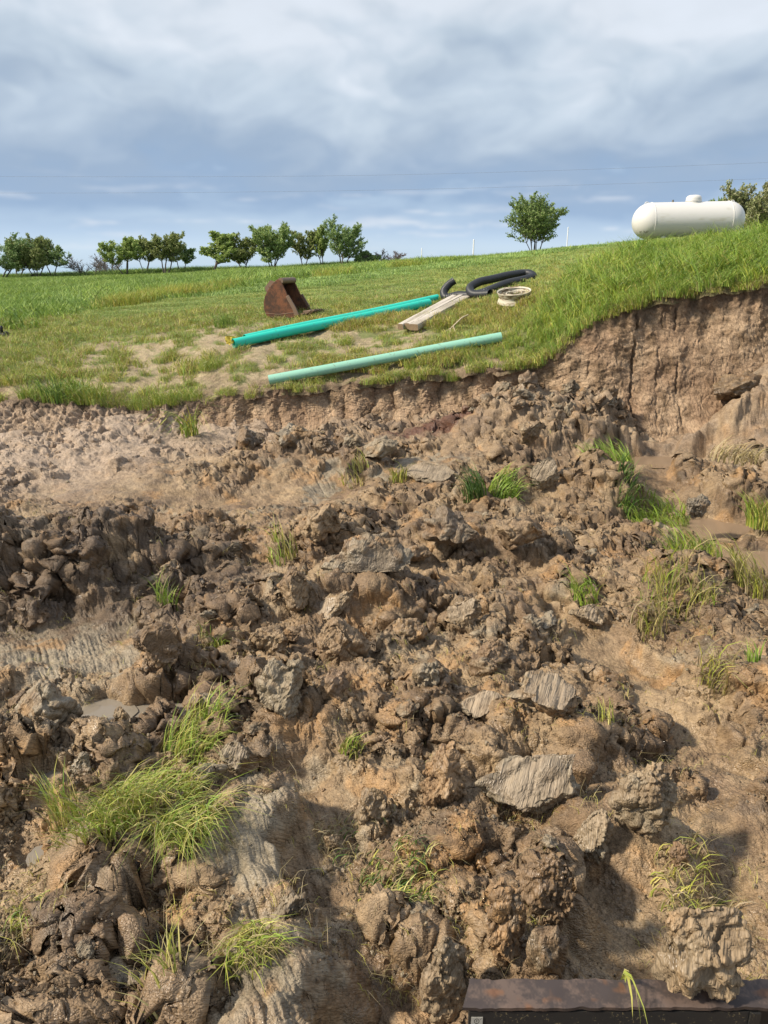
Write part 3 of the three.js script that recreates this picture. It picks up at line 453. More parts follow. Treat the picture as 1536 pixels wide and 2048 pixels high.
// ------------------------------------------------------------------ grass
// n blades in a disc or square; every blade one colour of its own
function bladeGeo(seed, n, o) {
  const R = rng(seed), pos = [], idx = [], col = [], seg = o.seg ?? 3, cols = o.colors;
  for (let i = 0; i < n; i++) {
    let bx, bz; if (o.square) { bx = (R() - 0.5) * o.r * 2; bz = (R() - 0.5) * o.r * 2; } else { const a = R() * 6.283, r = Math.sqrt(R()) * o.r; bx = Math.cos(a) * r; bz = Math.sin(a) * r; }
    const h = lerp(o.h[0], o.h[1], R()), w = o.w * (0.6 + 0.8 * R()), az = R() * 6.283, out = Math.atan2(bz, bx), la = o.lean ? o.lean[0] + (R() - 0.5) * o.lean[2] : lerp(az, out, 0.5), bend = o.lean ? o.lean[1] * (0.6 + 0.7 * R()) : (o.bend ?? 0.5) * (0.3 + R()), face = R() * 6.283;
    const cx = Math.cos(face) * w / 2, cz = Math.sin(face) * w / 2, v0 = pos.length / 3;
    let c = cols[Math.floor(R() * cols.length)]; const j = 0.8 + 0.4 * R(); c = [c[0] * j, c[1] * j, c[2] * j * (0.8 + 0.4 * R())];
    for (let s = 0; s <= seg; s++) {
      const t = s / seg, th = bend * (0.25 * t + 0.75 * t * t), X = bx + Math.cos(la) * Math.sin(Math.min(1.7, th * 1.1)) * h * t, Y = h * t * Math.cos(Math.min(1.75, th)), Z = bz + Math.sin(la) * Math.sin(Math.min(1.7, th * 1.1)) * h * t, k = 1 - Math.pow(t, 2.2);
      if (s < seg) { pos.push(X - cx * k, Y, Z - cz * k, X + cx * k, Y, Z + cz * k); col.push(...c, ...c); } else { pos.push(X, Y, Z); col.push(...c); }
      if (s) { const a = v0 + (s - 1) * 2; if (s < seg) idx.push(a, a + 1, a + 2, a + 1, a + 3, a + 2); else idx.push(a, a + 1, a + 2); }
    }
  }
  return meshOf(pos, idx, col);
}
const GREEN = [[0.253, 0.377, 0.054], [0.302, 0.419, 0.062], [0.203, 0.319, 0.05], [0.351, 0.455, 0.084]], LAWN = [[0.255, 0.382, 0.092], [0.297, 0.424, 0.111], [0.333, 0.438, 0.145], [0.214, 0.341, 0.079]], YELL = [[0.388, 0.413, 0.078], [0.475, 0.45, 0.108], [0.3, 0.35, 0.066], [0.537, 0.475, 0.192]], DRY = [[.40, .32, .16], [.34, .28, .14], [.44, .36, .20]], DEEP = [[.09, .18, .036], [.12, .205, .04], [.08, .15, .036]];
function scatter(name, label, geos, N, seed, place) {
  const R = rng(seed), per = geos.map(() => []);
  let made = 0; for (let t = 0; t < N; t++) { const q = place(R); if (q) { per[Math.floor(R() * geos.length)].push(q); made++; } }
  const M = new THREE.Matrix4(), Q = new THREE.Quaternion(), U = new THREE.Vector3(0, 1, 0);
  geos.forEach((g, i) => {
    if (!per[i].length) return; const im = new THREE.InstancedMesh(g, grassMat, per[i].length);
    per[i].forEach((q, k) => { Q.setFromAxisAngle(U, R() * 6.283); M.compose(new THREE.Vector3(q.x, q.y, -q.d), Q, new THREE.Vector3(q.s * (q.sw ?? 1), q.s, q.s * (q.sw ?? 1))); im.setMatrixAt(k, M); const b = q.t ?? 1; im.setColorAt(k, Array.isArray(b) ? new THREE.Color(...b) : new THREE.Color(b, b, b)); });
    top(im, name, label, 'grass'); im.userData.kind = 'stuff';
  });
}
const tallG = [1, 2, 3].map(i => bladeGeo(20 + i, 34, { r: 0.10, h: [0.10, 0.36], w: 0.0085, bend: 1.0, colors: [...GREEN, ...GREEN, ...YELL, DRY[0]] }));
const shortG = [1, 2, 3].map(i => bladeGeo(30 + i, 40, { r: 0.09, h: [0.04, 0.15], w: 0.0055, bend: 1.1, colors: [...GREEN, ...YELL, ...YELL, ...DRY] }));
const lawnG = [1, 2, 3].map(i => bladeGeo(40 + i, 420, { r: 0.30, square: true, h: [0.025, 0.075], w: 0.006, bend: 1.1, seg: 2, colors: [...LAWN, ...LAWN, ...YELL] }));
const farG = [1, 2].map(i => bladeGeo(50 + i, 520, { r: 0.85, square: true, h: [0.04, 0.11], w: 0.016, bend: 1.1, seg: 2, colors: [...LAWN, ...LAWN, YELL[2]] }));
const fieldG = [1, 2].map(i => bladeGeo(60 + i, 520, { r: 1.25, square: true, h: [0.12, 0.34], w: 0.022, bend: 1.0, seg: 2, colors: [...GREEN, ...LAWN, [.16, .21, .05]] }));
const weedG = [1, 2].map(i => bladeGeo(70 + i, 240, { r: 0.5, h: [0.15, 0.55], w: 0.016, bend: 0.8, seg: 2, colors: [...GREEN, ...YELL, [.33, .34, .10], [.20, .25, .08]] }));
// edge between the mown slope and the field, as distance for a given direction
const fieldLine = [[-900, 668, 14.5], [0, 648, 17], [300, 608, 24], [600, 562, 31], [850, 533, 36], [1000, 530, 44]].map(([px, py, d]) => [ray(px, py).u, d]);
function fieldStart(x, d) { const u = x / d; let i = 0; while (i < fieldLine.length - 2 && fieldLine[i + 1][0] < u) i++; const [a, da] = fieldLine[i], [b, db] = fieldLine[i + 1]; return lerp(da, db, (u - a) / (b - a)) * (1 + 0.05 * n2(x * 0.5, 1)); }
scatter('bank_grass', 'tall green grass along the top of the right bank', tallG, 6200, 901, R => {
  const c = lerp(0.02, 0.85, R()), [td] = topEdge(c), b = Math.pow(R(), 1.15) * 4.2 - 0.03, d = td + b, x = c * (d + 2.5);
  const wr = Math.hypot(x - 2.18, d - 13.2) < 0.36; if (wr) return null; const n = fbm2(x * 0.8, d * 0.8); if (b > 0.9 + 2.6 * ss(0.10, 0.26, c) + n * 0.9) return null; if (bareness(x, d) > 0.45 + 0.3 * R()) return null;
  const y = lerp(topEdge(c)[1], landY(x, d), ss(0, 0.5, b)) - 0.01, big = ss(0.12, 0.24, c) * (1 - ss(0.45, 0.7, c) * 0.3);
  return { x, d, y, s: (0.5 + 0.75 * big) * (0.7 + 0.5 * R()) * (b < 0.3 ? 0.75 : 1), t: (() => { const q = R(); return q < .22 ? [.75, .85, .8] : q > .8 ? [1.35, 1.2, 1.1] : [1 + 0.25 * n, 1 + 0.12 * n, 1]; })() };
});
scatter('edge_grass', 'short grass drooping over the edge of the bank', shortG, 1700, 908, R => { const c = lerp(-0.6, 0.6, R()), [td, ty] = topEdge(c); if (n2(c * 30, 40) + 0.5 * n2(c * 90, 4) < (c < 0.13 ? 0.25 : -0.25)) return null; const d = td + 0.14 * R() - 0.03, x = c * (d + 2.5); return { x, d, y: ty - 0.02 - 0.05 * R(), s: 0.7 + 0.7 * R(), t: 0.8 + 0.4 * R() }; });
scatter('rough_grass', 'patchy short grass growing in the bare soil above the bank', shortG, 9000, 902, R => {
  const c = lerp(-0.85, 0.30, R()), [td] = topEdge(c), b = Math.pow(R(), 1.3) * 6.5 - 0.02, d = td + b, x = c * (d + 2.5), ba = bareness(x, d);
  if (ba > 0.22 + 0.28 * R()) return R() > 0.965 ? { x, d, y: landY(x, d) - 0.01, s: 0.6 + 0.5 * R() } : null;
  const y = lerp(topEdge(c)[1], landY(x, d), ss(0, 0.5, b)) - 0.01, n = n2(x * 1.4, d * 1.4);
  return { x, d, y, s: (0.75 + 0.6 * R()) * (1 + 0.35 * n) * (c < -0.18 ? 1.15 : 0.9), t: [1 + 0.12 * n, 1 + 0.05 * n, 1] };
});
scatter('rough_grass', 'uneven grass standing round the boards, hose and pipes', shortG, 1500, 912, R => { const q = [[870, 645], [950, 615], [980, 640], [1090, 600], [660, 650], [760, 640], [850, 720], [700, 735]][Math.floor(R() * 8)], r = ray(q[0] + (R() - 0.5) * 130, q[1] + (R() - 0.5) * 26); let d = 11; for (let k = 0; k < 60 && landY(r.u * d, d) < EYE + r.v * d; k++) d += 0.1; const x = r.u * d; return { x, d, y: landY(x, d) - 0.01, s: 0.7 + 0.8 * R(), t: [1 + 0.2 * R(), 1, 1] }; });
scatter('lawn_grass', 'short mown grass on the slope', lawnG, 9000, 903, R => {
  const d = 11.6 + Math.sqrt(R()) * 16, c = lerp(-0.75, 0.75, R()), x = c * (d + 2.5), [td] = topEdge(c); if (d - td < 0.5 + (c < 0 ? 1.5 : 0) * R()) return null; if (d > fieldStart(x, d)) return null; if (Math.hypot(x - 2.18, d - 13.2) < 0.42) return null; if (bareness(x, d) > 0.2 + 0.2 * R()) return null;
  const n = fbm2(x * 0.5, d * 0.5), m = n2(x * 2.2, d * 2.2); return { x, d, y: landY(x, d) - 0.006, s: 0.8 + 0.35 * R() + 0.2 * n, t: [1.02 + 0.14 * n + 0.12 * m, 1.0 + 0.06 * n + 0.08 * m, 1.05 + 0.2 * m] };
});
scatter('lawn_grass', 'short mown grass on the far slope', farG, 4200, 904, R => {
  const d = 24 + R() * 34, c = lerp(-0.7, 0.8, R()), x = c * (d + 2.5); if (d > fieldStart(x, d) * 1.01) return null; const n = fbm2(x * 0.3, d * 0.3); return { x, d, y: landY(x, d) - 0.005, s: 0.9 + 0.3 * R(), t: 1 + 0.12 * n };
});
scatter('field_grass', 'taller meadow grass in the field behind the slope', fieldG, 11000, 905, R => {
  const d = 14 + Math.pow(R(), 0.75) * 72, c = lerp(-0.85, 0.7, R()), x = c * (d + 2.5); if (d < fieldStart(x, d)) return null; const n = fbm2(x * 0.10, d * 0.35), m = n2(x * 0.8, d * 0.8);
  return { x, d, y: landY(x, d) - 0.02, s: (0.75 + 0.5 * R()) * (1 + 0.35 * n), sw: 1, t: [1 + 0.22 * n + 0.1 * m, 1 + 0.12 * n + 0.06 * m, 1] };
});
scatter('weeds', 'pale weedy growth along the edge of the mown slope', weedG, 1100, 906, R => {
  const d0 = 15 + R() * 24, c = lerp(-0.7, 0.05, R()), x = c * (d0 + 2.5), f = fieldStart(x, d0), d = f * (1 + 0.10 * (R() - 0.25)); const X = c * (d + 2.5); if (n2(X * 0.4, 7) < -0.2) return null; return { x: X, d, y: landY(X, d) - 0.02, s: 0.5 + 0.45 * R(), t: [1.0 + 0.3 * R(), 1.0 + 0.15 * R(), 0.9] };
});
scatter('hedgerow_grass', 'dark rank growth under the row of trees', [1, 2].map(i => bladeGeo(80 + i, 240, { r: 0.5, h: [0.15, 0.55], w: 0.016, bend: 0.8, seg: 2, colors: [...GREEN, ...LAWN, ...DEEP] })), 2600, 907, R => {
  const c = lerp(-0.62, 0.30, R()), d = 72 + R() * 7, x = c * (d + 2.5); return { x, d, y: landY(x, d) - 0.05, s: 0.7 + 0.9 * R(), sw: 1.6 };
});
// straw lying about on mud and bare soil
{
  const R = rng(950), g = bladeGeo(951, 5, { r: 0.05, h: [0.06, 0.2], w: 0.003, lean: [0, 1.75, 6], colors: [...DRY, YELL[1], YELL[3]] });
  scatter('straw', 'dry straw and root strands lying on the mud', [g], 1500, 952, R => { const px = R() * 1700 - 80, py = 860 + R() * 1100, p = onLevel(px, py, 0.1), s = pit(p.x, p.d); if (p.d > s.fd || (p.d < 1.95 && p.x > 0.15)) return null; if (n2(p.x * 1.2, p.d * 1.2) < -0.1) return null; return { x: p.x, d: p.d, y: pitTop(p.x, p.d) + 0.004, s: 0.5 + 0.7 * R() }; });
}
// clumps that can be pointed at: [px, py, width px, height px, blades, palette, lean direction deg, lean, label]
const MIX = [...GREEN, ...YELL, ...YELL, DRY[0]];
const tufts = [
  [300, 1610, 220, 120, 760, MIX, 65, 0.9, 'large patch of yellow-green grass bent over on the mud at left'],
  [205, 1670, 160, 110, 380, MIX, 95, 0.7, 'left half of the big grass patch, leaning towards the blade'],
  [365, 1690, 130, 140, 380, MIX, 50, 1.2, 'long grass hanging down the right side of the big patch'],
  [385, 1470, 150, 95, 300, [...YELL, ...GREEN], -20, 1.0, 'grass strip behind the grey puddle leading to the big patch'],
  [130, 1640, 70, 110, 90, MIX, 200, 0.6, 'small upright tuft at the far left of the big patch'],
  [500, 1900, 120, 90, 220, [...YELL, DRY[0], GREEN[1]], 70, 1.1, 'pale tuft on the scratched ridge at the bottom'],
  [335, 1205, 50, 75, 60, GREEN, 250, 0.6, 'small bright tuft on the dark slab'],
  [440, 1275, 45, 60, 50, MIX, 90, 0.8, 'sparse tuft right of the square brown block'],
  [420, 1300, 40, 60, 35, [...DRY, GREEN[0]], 90, 0.8, 'dry wisp beside the square brown block'],
  [565, 1080, 70, 60, 80, [...MIX], 200, 0.7, 'thin tuft left of the middle heap'],
  [715, 970, 70, 45, 80, [...DRY, ...YELL], 200, 0.9, 'dry tuft on the pale smeared clay'],
  [795, 960, 45, 45, 60, [...YELL, DRY[1]], 90, 0.7, 'small yellow tuft right of the dry tuft'],
  [950, 1010, 55, 60, 240, DEEP, 170, 0.8, 'dark green tuft in the middle of the mud'],
  [1005, 1005, 70, 60, 260, GREEN, 20, 0.9, 'bright green tuft beside the dark green one'],
  [1215, 985, 110, 75, 420, GREEN, 190, 0.7, 'leafy green clump left of the brown puddle'],
  [1255, 985, 60, 50, 160, DEEP, 20, 0.7, 'dark green clump against the edge of the brown puddle'],
  [1310, 1050, 150, 60, 360, [...GREEN, YELL[2]], 150, 0.9, 'green grass along the left of the rut'],
  [1385, 1120, 130, 80, 320, [...GREEN, ...YELL], 160, 0.8, 'grass on the mound where the rut bends'],
  [1355, 1190, 170, 100, 240, [...YELL, ...DRY, GREEN[0]], 120, 0.7, 'yellow stalky grass on the front of the mound'],
  [1500, 1170, 90, 90, 190, [...YELL, ...DRY], 170, 0.8, 'golden stalks at the right edge on the mound'],
  [1170, 1190, 70, 70, 90, [...GREEN, YELL[0]], 140, 0.8, 'sparse tuft at the left foot of the mound'],
  [1300, 1250, 90, 100, 90, [...YELL, ...DRY], 110, 0.8, 'thin stalks below the mound'],
  [1530, 985, 60, 80, 160, [...YELL, ...GREEN], 170, 0.6, 'tall tuft at the right edge above the rut'],
  [1430, 1335, 80, 110, 70, [...YELL, ...DRY], 120, 1.0, 'loose yellowish sprig on the right slope'],
  [1495, 1385, 30, 60, 26, GREEN, 260, 0.5, 'small green shoot at the right edge'],
  [700, 1500, 55, 55, 70, [...YELL, ...GREEN], 60, 0.7, 'short tuft in the middle of the trough head'],
  [790, 1740, 170, 60, 260, [...DEEP, DRY[0], ...YELL], 20, 1.4, 'dull green grass pressed flat in the trough'],
  [690, 1690, 150, 40, 160, [...DRY, ...DRY, DEEP[0]], 0, 1.6, 'flattened dry grass left of the dull green grass'],
  [1390, 1770, 190, 60, 260, [...YELL, ...DRY], 40, 1.6, 'straw-yellow grass pressed flat on the right slope'],
  [1460, 1880, 60, 50, 60, YELL, 230, 0.9, 'bright yellow-green sprig near the right end of the blade'],
  [60, 1830, 80, 60, 110, [...MIX, DEEP[1]], 60, 1.2, 'flattened grass at the bottom left edge'],
  [340, 2045, 90, 100, 60, YELL, 240, 0.8, 'pale shoots at the bottom edge of the picture'],
  [380, 870, 40, 100, 60, [...YELL, ...GREEN], 90, 1.3, 'tuft hanging down the low end of the bank'],
  [1480, 850, 120, 60, 150, [...DRY], 30, 1.6, 'dead roots hanging from the right heap'],
  [1210, 1480, 40, 50, 40, YELL, 200, 0.8, 'few pale blades on top of the large rounded clod'],
];
tufts.forEach(([px, py, w, h, n, colors, az, lean, label], i) => {
  let p = onLevel(px, py, 0.05), y; for (let k = 0; k < 6; k++) { y = pitTop(p.x, p.d); p = onLevel(px, py, clamp(y, -0.2, 1.2)); }
  if (label.startsWith('tuft hanging')) { p.d = 10.35; p.x = ray(px, py).u * p.d; y = EYE + ray(px, py).v * p.d - 0.02; }
  const dist = Math.hypot(p.d, EYE - y), r = w / FPX * dist / 2, H = h / FPX * dist;
  const g = bladeGeo(700 + i, n, { r: r * 0.85, h: [H * 0.35, H * 1.12], w: Math.max(0.0062, 0.0015 * dist), lean: [az * Math.PI / 180, lean * 0.85, 2.9], colors: [...colors, ...colors, DRY[1]], seg: 4 });
  const P = g.attributes.position, verts = 9; for (let b = 0; b < n; b++) { const x = P.getX(b * verts), z = P.getZ(b * verts), dy = pitTop(p.x + x, p.d - z) - y; for (let k = 0; k < verts; k++) P.setY(b * verts + k, P.getY(b * verts + k) + (label.startsWith('tuft hanging') ? 0 : clamp(dy, -0.35, 0.25))); }
  const m = new THREE.Mesh(g, grassMat); m.position.set(p.x, y - 0.008, -p.d); top(m, 'grass_tuft', label, 'grass tuft');
});
[[130, 792, 'tall dark tuft at the edge of the bank on the left', 1.5], [185, 800, 'second tall tuft beside the dark one on the left edge', 1.25], [330, 770, 'wide tuft above the low end of the bank', 0.9], [275, 806, 'bright tuft hanging over the clods on the left', 0.7], [60, 790, 'pale tuft at the far left edge of the bank', 0.8], [385, 790, 'light green tuft where the steep bank begins', 0.7], [900, 760, 'tuft hanging below the lighter pipe', 0.6], [690, 690, 'tuft between the two green pipes', 0.5], [420, 740, 'yellow-green tuft left of the lighter pipe', 0.8], [450, 655, 'dark tuft left of the pipe pair', 0.9]].forEach(([px, py, label, s], i) => {
  const r = ray(px, py); let d = 10.95; for (let k = 0; k < 40; k++) { if (landY(r.u * d, d) < EYE + r.v * d) d += 0.12; }
  if (py > 745) d = topEdge(cOf(r.u * 11, 11))[0] + (px === 900 ? -0.04 : 0.08);
  const x = r.u * d, y = py > 745 ? topEdge(cOf(x, d))[1] - 0.02 - (px === 900 ? 0.12 : 0) : landY(x, d) - 0.01;
  const m = new THREE.Mesh(bladeGeo(800 + i, 300, { r: 0.22, h: [0.12, 0.42], w: 0.0075, bend: 1.0, colors: i === 0 || i === 9 ? [...GREEN, ...DEEP] : [...GREEN, ...YELL] }), grassMat);
  m.position.set(x, y, -d); m.scale.setScalar(s); top(m, 'grass_tuft', label, 'grass tuft');
});

// ------------------------------------------------------------------ green pipes
function pvcTex(seed, base, dirt, print) {
  const W = 2048, H = 256, cv = document.createElement('canvas'); cv.width = W; cv.height = H; const g = cv.getContext('2d'), R = rng(seed);
  g.fillStyle = base; g.fillRect(0, 0, W, H);
  for (let i = 0; i < 900; i++) { g.fillStyle = `rgba(${dirt},${0.03 + 0.10 * R()})`; const x = R() * W, y = R() * H; g.fillRect(x, y, 3 + R() * 60, 1 + R() * 3); }
  for (let i = 0; i < 150; i++) { g.fillStyle = `rgba(90,75,55,${0.10 + 0.25 * R()})`; g.beginPath(); g.ellipse(R() * W, R() * H, 3 + R() * 14, 1.5 + R() * 5, R() * 3, 0, 7); g.fill(); }
  if (print) { g.fillStyle = 'rgba(60,70,60,0.30)'; for (let i = 0; i < 26; i++) if (R() > 0.3) g.fillRect(1250 + i * 9, 118 + 14 * R(), 3 + 4 * R(), 6 + 10 * R()); }
  const t = new THREE.CanvasTexture(cv); t.colorSpace = THREE.SRGBColorSpace; t.wrapS = t.wrapT = THREE.RepeatWrapping; t.rotation = Math.PI / 2; return t;
}
const freshPvc = new THREE.MeshStandardMaterial({ map: pvcTex(1, '#20bca7', '90,130,110', false), roughness: 0.42 }), fadedPvc = new THREE.MeshStandardMaterial({ map: pvcTex(2, '#84b7a2', '190,190,160', true), roughness: 0.55 }), pvcInside = new THREE.MeshStandardMaterial({ color: 0x3fae98, roughness: 0.7, side: THREE.DoubleSide });
function layPipe(a, b, r, mat, label) {
  const g = new THREE.Group(), len = a.distanceTo(b), o = new THREE.CylinderGeometry(r, r, len, 48, 30, true); o.translate(0, len / 2, 0);
  { const P = o.attributes.position; for (let i = 0; i < P.count; i++) { const t = P.getY(i) / len; P.setZ(i, P.getZ(i) + 0.012 * Math.sin(t * 7)); } o.computeVertexNormals(); }
  part(g, 'barrel', o, mat); const inn = new THREE.CylinderGeometry(r * 0.94, r * 0.94, len - 0.004, 40, 30, true); inn.translate(0, len / 2, 0); { const P = inn.attributes.position; for (let i = 0; i < P.count; i++) { const t = P.getY(i) / len; P.setZ(i, P.getZ(i) + 0.012 * Math.sin(t * 7)); } inn.computeVertexNormals(); }
  part(g, 'bore', inn, pvcInside);
  for (const e of [0, 1]) { const q = new THREE.RingGeometry(r * 0.94, r, 48); q.rotateX(Math.PI / 2); q.translate(0, e * len, 0.012 * Math.sin(e * 7)); part(g, 'cut_end', q, mat); }
  g.position.copy(a); g.quaternion.setFromUnitVectors(new THREE.Vector3(0, 1, 0), b.clone().sub(a).normalize()); top(g, 'drain_pipe', label, 'pipe', 'green drain pipes'); return g;
}
layPipe(at(538, 760, 11.15), at(1002, 674, 11.5), 0.071, fadedPvc, 'faded mint-green pipe lying along the edge of the bank');
layPipe(at(467, 687, 12.5), at(858, 606, 14.9), 0.075, freshPvc, 'bright teal pipe in front of its pair behind the bank');
layPipe(at(490, 678, 12.75), at(874, 597, 15.3), 0.075, freshPvc, 'bright teal pipe behind its pair, reaching farther right');

// yellow strap at the pipe's left end
{ const g = new THREE.Group(), a = at(461, 688, 12.6), R = rng(31), m = new THREE.MeshStandardMaterial({ color: new THREE.Color(.62, .50, .08), roughness: 0.7, side: THREE.DoubleSide });
  for (let k = 0; k < 3; k++) { const pts = []; for (let i = 0; i < 7; i++) pts.push(new THREE.Vector3((R() - 0.5) * 0.16, 0.02 + 0.13 * R(), (R() - 0.5) * 0.12)); const c = new THREE.CatmullRomCurve3(pts, true), pos = [], idx = [], N = 60; for (let i = 0; i <= N; i++) { const p = c.getPoint(i / N), w = 0.016; pos.push(p.x, p.y - w, p.z, p.x + 0.004, p.y + w, p.z + 0.008); if (i) { const q = i * 2; idx.push(q - 2, q - 1, q, q - 1, q + 1, q); } } part(g, 'strap_loop', meshOf(pos, idx), m); }
  g.position.copy(a); g.position.y -= 0.03; top(g, 'strap', 'crumpled yellow strap at the left end of the teal pipes', 'strap'); }

// ------------------------------------------------------------------ corrugated black drain hose
{
  const pts = [[909, 561, 15.3], [898, 569, 15.3], [888, 583, 15.2], [892, 597, 15.05], [915, 601, 15.0], [942, 597, 14.75], [968, 589, 14.5], [1010, 575, 14.8], [1048, 563, 15.2], [1066, 554, 15.6], [1053, 546, 16.0], [1020, 550, 15.8], [985, 558, 15.4], [956, 565, 15.0], [940, 576, 14.75], [947, 588, 14.4], [980, 590, 14.1]].map(([a, b, d]) => at(a, b, d));
  pts.forEach((p, i) => { const g = landY(p.x, -p.z); if (i > 2) p.y = Math.max(p.y, g + 0.10); });
  const c = new THREE.CatmullRomCurve3(pts, false, 'centripetal'), L = c.getLength(), N = Math.round(L / 0.0085), F = c.computeFrenetFrames(N, false), M = 22, pos = [], idx = [];
  for (let i = 0; i <= N; i++) { const p = c.getPointAt(i / N), r = 0.072 + 0.0045 * Math.sin(i * 2 * Math.PI / 4); for (let k = 0; k < M; k++) { const a = k / M * 6.2832, v = p.clone().addScaledVector(F.normals[i], Math.cos(a) * r).addScaledVector(F.binormals[i], Math.sin(a) * r); pos.push(v.x, v.y, v.z); if (i) { const k2 = (k + 1) % M, b = i * M; idx.push(b - M + k, b - M + k2, b + k, b - M + k2, b + k2, b + k); } } }
  const g = new THREE.Group(), bm = new THREE.MeshStandardMaterial({ color: new THREE.Color(.022, .024, .028), roughness: 0.45, side: THREE.DoubleSide }); part(g, 'hose_wall', meshOf(pos, idx), bm);
  top(g, 'drain_hose', 'coiled black corrugated drain hose with one end sticking up', 'hose');
}
// ------------------------------------------------------------------ old steel wheel
{
  const g = new THREE.Group(), R0 = 0.28, H = 0.19, paint = new THREE.MeshStandardMaterial({ map: tileTexture(256, (u, v) => { const a = per(u, v, 8, 1) + 0.7 * per(u, v, 23, 2) + 0.5 * per(u, v, 60, 3), k = ss(0.35, 0.9, a); return [lerp(.74, .45, k), lerp(.71, .37, k), lerp(.64, .28, k)]; }, true), roughness: 0.7, side: THREE.DoubleSide });
  const V = (a, b) => new THREE.Vector2(a, b);
  part(g, 'rim', new THREE.LatheGeometry([V(R0 * .93, H - .02), V(R0, H), V(R0 + .004, H - .012), V(R0 * .96, H - .03), V(R0 * .955, H - .06), V(R0 * .90, H - .075), V(R0 * .89, H * .38), V(R0 * .94, H * .28), V(R0 * .95, .04), V(R0, .022), V(R0, 0)], 56), paint);
  { const d = new THREE.Shape(); d.absarc(0, 0, R0 * .90, 0, 6.2832); const hole = (x, y, r) => { const h = new THREE.Path(); h.absarc(x, y, r, 0, 6.2832, true); d.holes.push(h); }; hole(0, 0, .058); for (let i = 0; i < 8; i++) { const a = i / 8 * 6.2832; hole(Math.cos(a) * .185, Math.sin(a) * .185, .024); hole(Math.cos(a + .4) * .10, Math.sin(a + .4) * .10, .009); }
    const q = new THREE.ExtrudeGeometry(d, { depth: .008, bevelEnabled: true, bevelSize: .003, bevelThickness: .003, bevelSegments: 1, curveSegments: 48 }); q.rotateX(-Math.PI / 2); q.translate(0, H - .055, 0); part(g, 'disc', q, paint);
    const rg = new THREE.TorusGeometry(.13, .012, 8, 48); rg.rotateX(Math.PI / 2); rg.translate(0, H - .045, 0); part(g, 'raised_ring', rg, paint); }
  const p = at(1028, 606, 13.2); g.position.set(p.x, landY(p.x, 13.2) + 0.01, -13.2); g.rotation.set(0.16, 0.4, 0.10); top(g, 'wheel_rim', 'off-white steel wheel rim lying flat in the grass', 'wheel rim');
}
// ------------------------------------------------------------------ weathered boards
const woodTex = tileTexture(512, (u, v) => { const w = per(u, v, 4, 1) * 0.02, a = per(u * 0.999, v, 3, 2) * 0.10 + per((u + w) * 1, v, 80, 3) * 0.03; let g = 0; for (let k = 0; k < 3; k++) g += latt[(Math.floor((v + w) * 512 / (2 + k * 5)) * 17 + k * 991) & 65535] * [0.06, 0.07, 0.06][k]; return [0.66 + a + g, 0.63 + a + g, 0.58 + a * 1.1 + g]; }, true);
const woodMat = new THREE.MeshStandardMaterial({ map: woodTex, bumpMap: woodTex, bumpScale: 0.006, roughness: 0.9 }), woodEnd = new THREE.MeshStandardMaterial({ color: new THREE.Color(.30, .215, .135), roughness: 0.95, map: grainMap });
{
  const near = at(818, 655, 12.8), far = at(925, 597, 14.6), dir = far.clone().sub(near), L = dir.length(); dir.normalize(); const side = new THREE.Vector3(-dir.z, 0, dir.x).normalize(), up = side.clone().cross(dir).normalize(); if (up.y < 0) up.negate();
  [[-0.165, 0.10, 0.10, 0, 0, 'narrow left one of three grey weathered boards by the hose'], [-0.053, 0.10, 0.10, 0.04, 0.004, 'middle one of three grey weathered boards by the hose'], [0.092, 0.17, 0.105, -0.02, 0.002, 'wide right one of three grey weathered boards by the hose']].forEach(([off, w, h, sh, lift, label], i) => {
    const b = new THREE.BoxGeometry(L, h, w, 60, 4, 4), P = b.attributes.position; for (let k = 0; k < P.count; k++) { const x = P.getX(k), ex = Math.abs(P.getY(k)) > h * .49 && Math.abs(P.getZ(k)) > w * .49 ? 0.93 : 1; P.setY(k, P.getY(k) * ex + 0.006 * Math.sin(x * 2 + i) + 0.0025 * n2(x * 7, i * 3 + P.getZ(k) * 40)); P.setZ(k, P.getZ(k) * ex + 0.0025 * n2(x * 9, i * 5 + 9)); }
    const U = b.attributes.uv; for (let k = 0; k < U.count; k++) U.setXY(k, U.getX(k) * 1.2 + i * .3, U.getY(k) * 0.35 + i * .37); b.computeVertexNormals();
    const m = new THREE.Mesh(b, [woodEnd, woodEnd, woodMat, woodMat, woodMat, woodMat]); const B = new THREE.Matrix4().makeBasis(dir, up, side); m.quaternion.setFromRotationMatrix(B);
    m.position.copy(near).addScaledVector(dir, L / 2 + sh).addScaledVector(side, off).addScaledVector(up, 0.01 + lift); top(m, 'weathered_board', label, 'board', 'weathered boards in the grass');
  });
}
// pale dry root beside the boards
{ const g = new THREE.Group(), a = at(896, 665, 12.6), m = new THREE.MeshStandardMaterial({ color: new THREE.Color(.50, .42, .29), roughness: 0.9 });
  const tw = (pts, r, n) => part(g, n, new THREE.TubeGeometry(new THREE.CatmullRomCurve3(pts.map(q => new THREE.Vector3(...q))), 20, r, 7), m);
  tw([[0, .02, 0], [.07, .08, -.03], [.16, .16, -.08], [.24, .22, -.16], [.34, .26, -.24]], 0.011, 'stem'); tw([[.04, .06, -.02], [-.02, .03, .05], [-.06, 0, .08]], 0.008, 'branch'); tw([[.09, .10, -.05], [.10, .04, .03], [.12, .0, .06]], 0.008, 'branch'); tw([[.06, .08, -.03], [.03, .05, .06], [.03, .0, .12]], 0.007, 'branch');
  g.position.copy(a); g.position.y = landY(a.x, 12.6) - 0.005; top(g, 'dry_root', 'pale dry forked root lying between the boards and the lighter pipe', 'root'); }

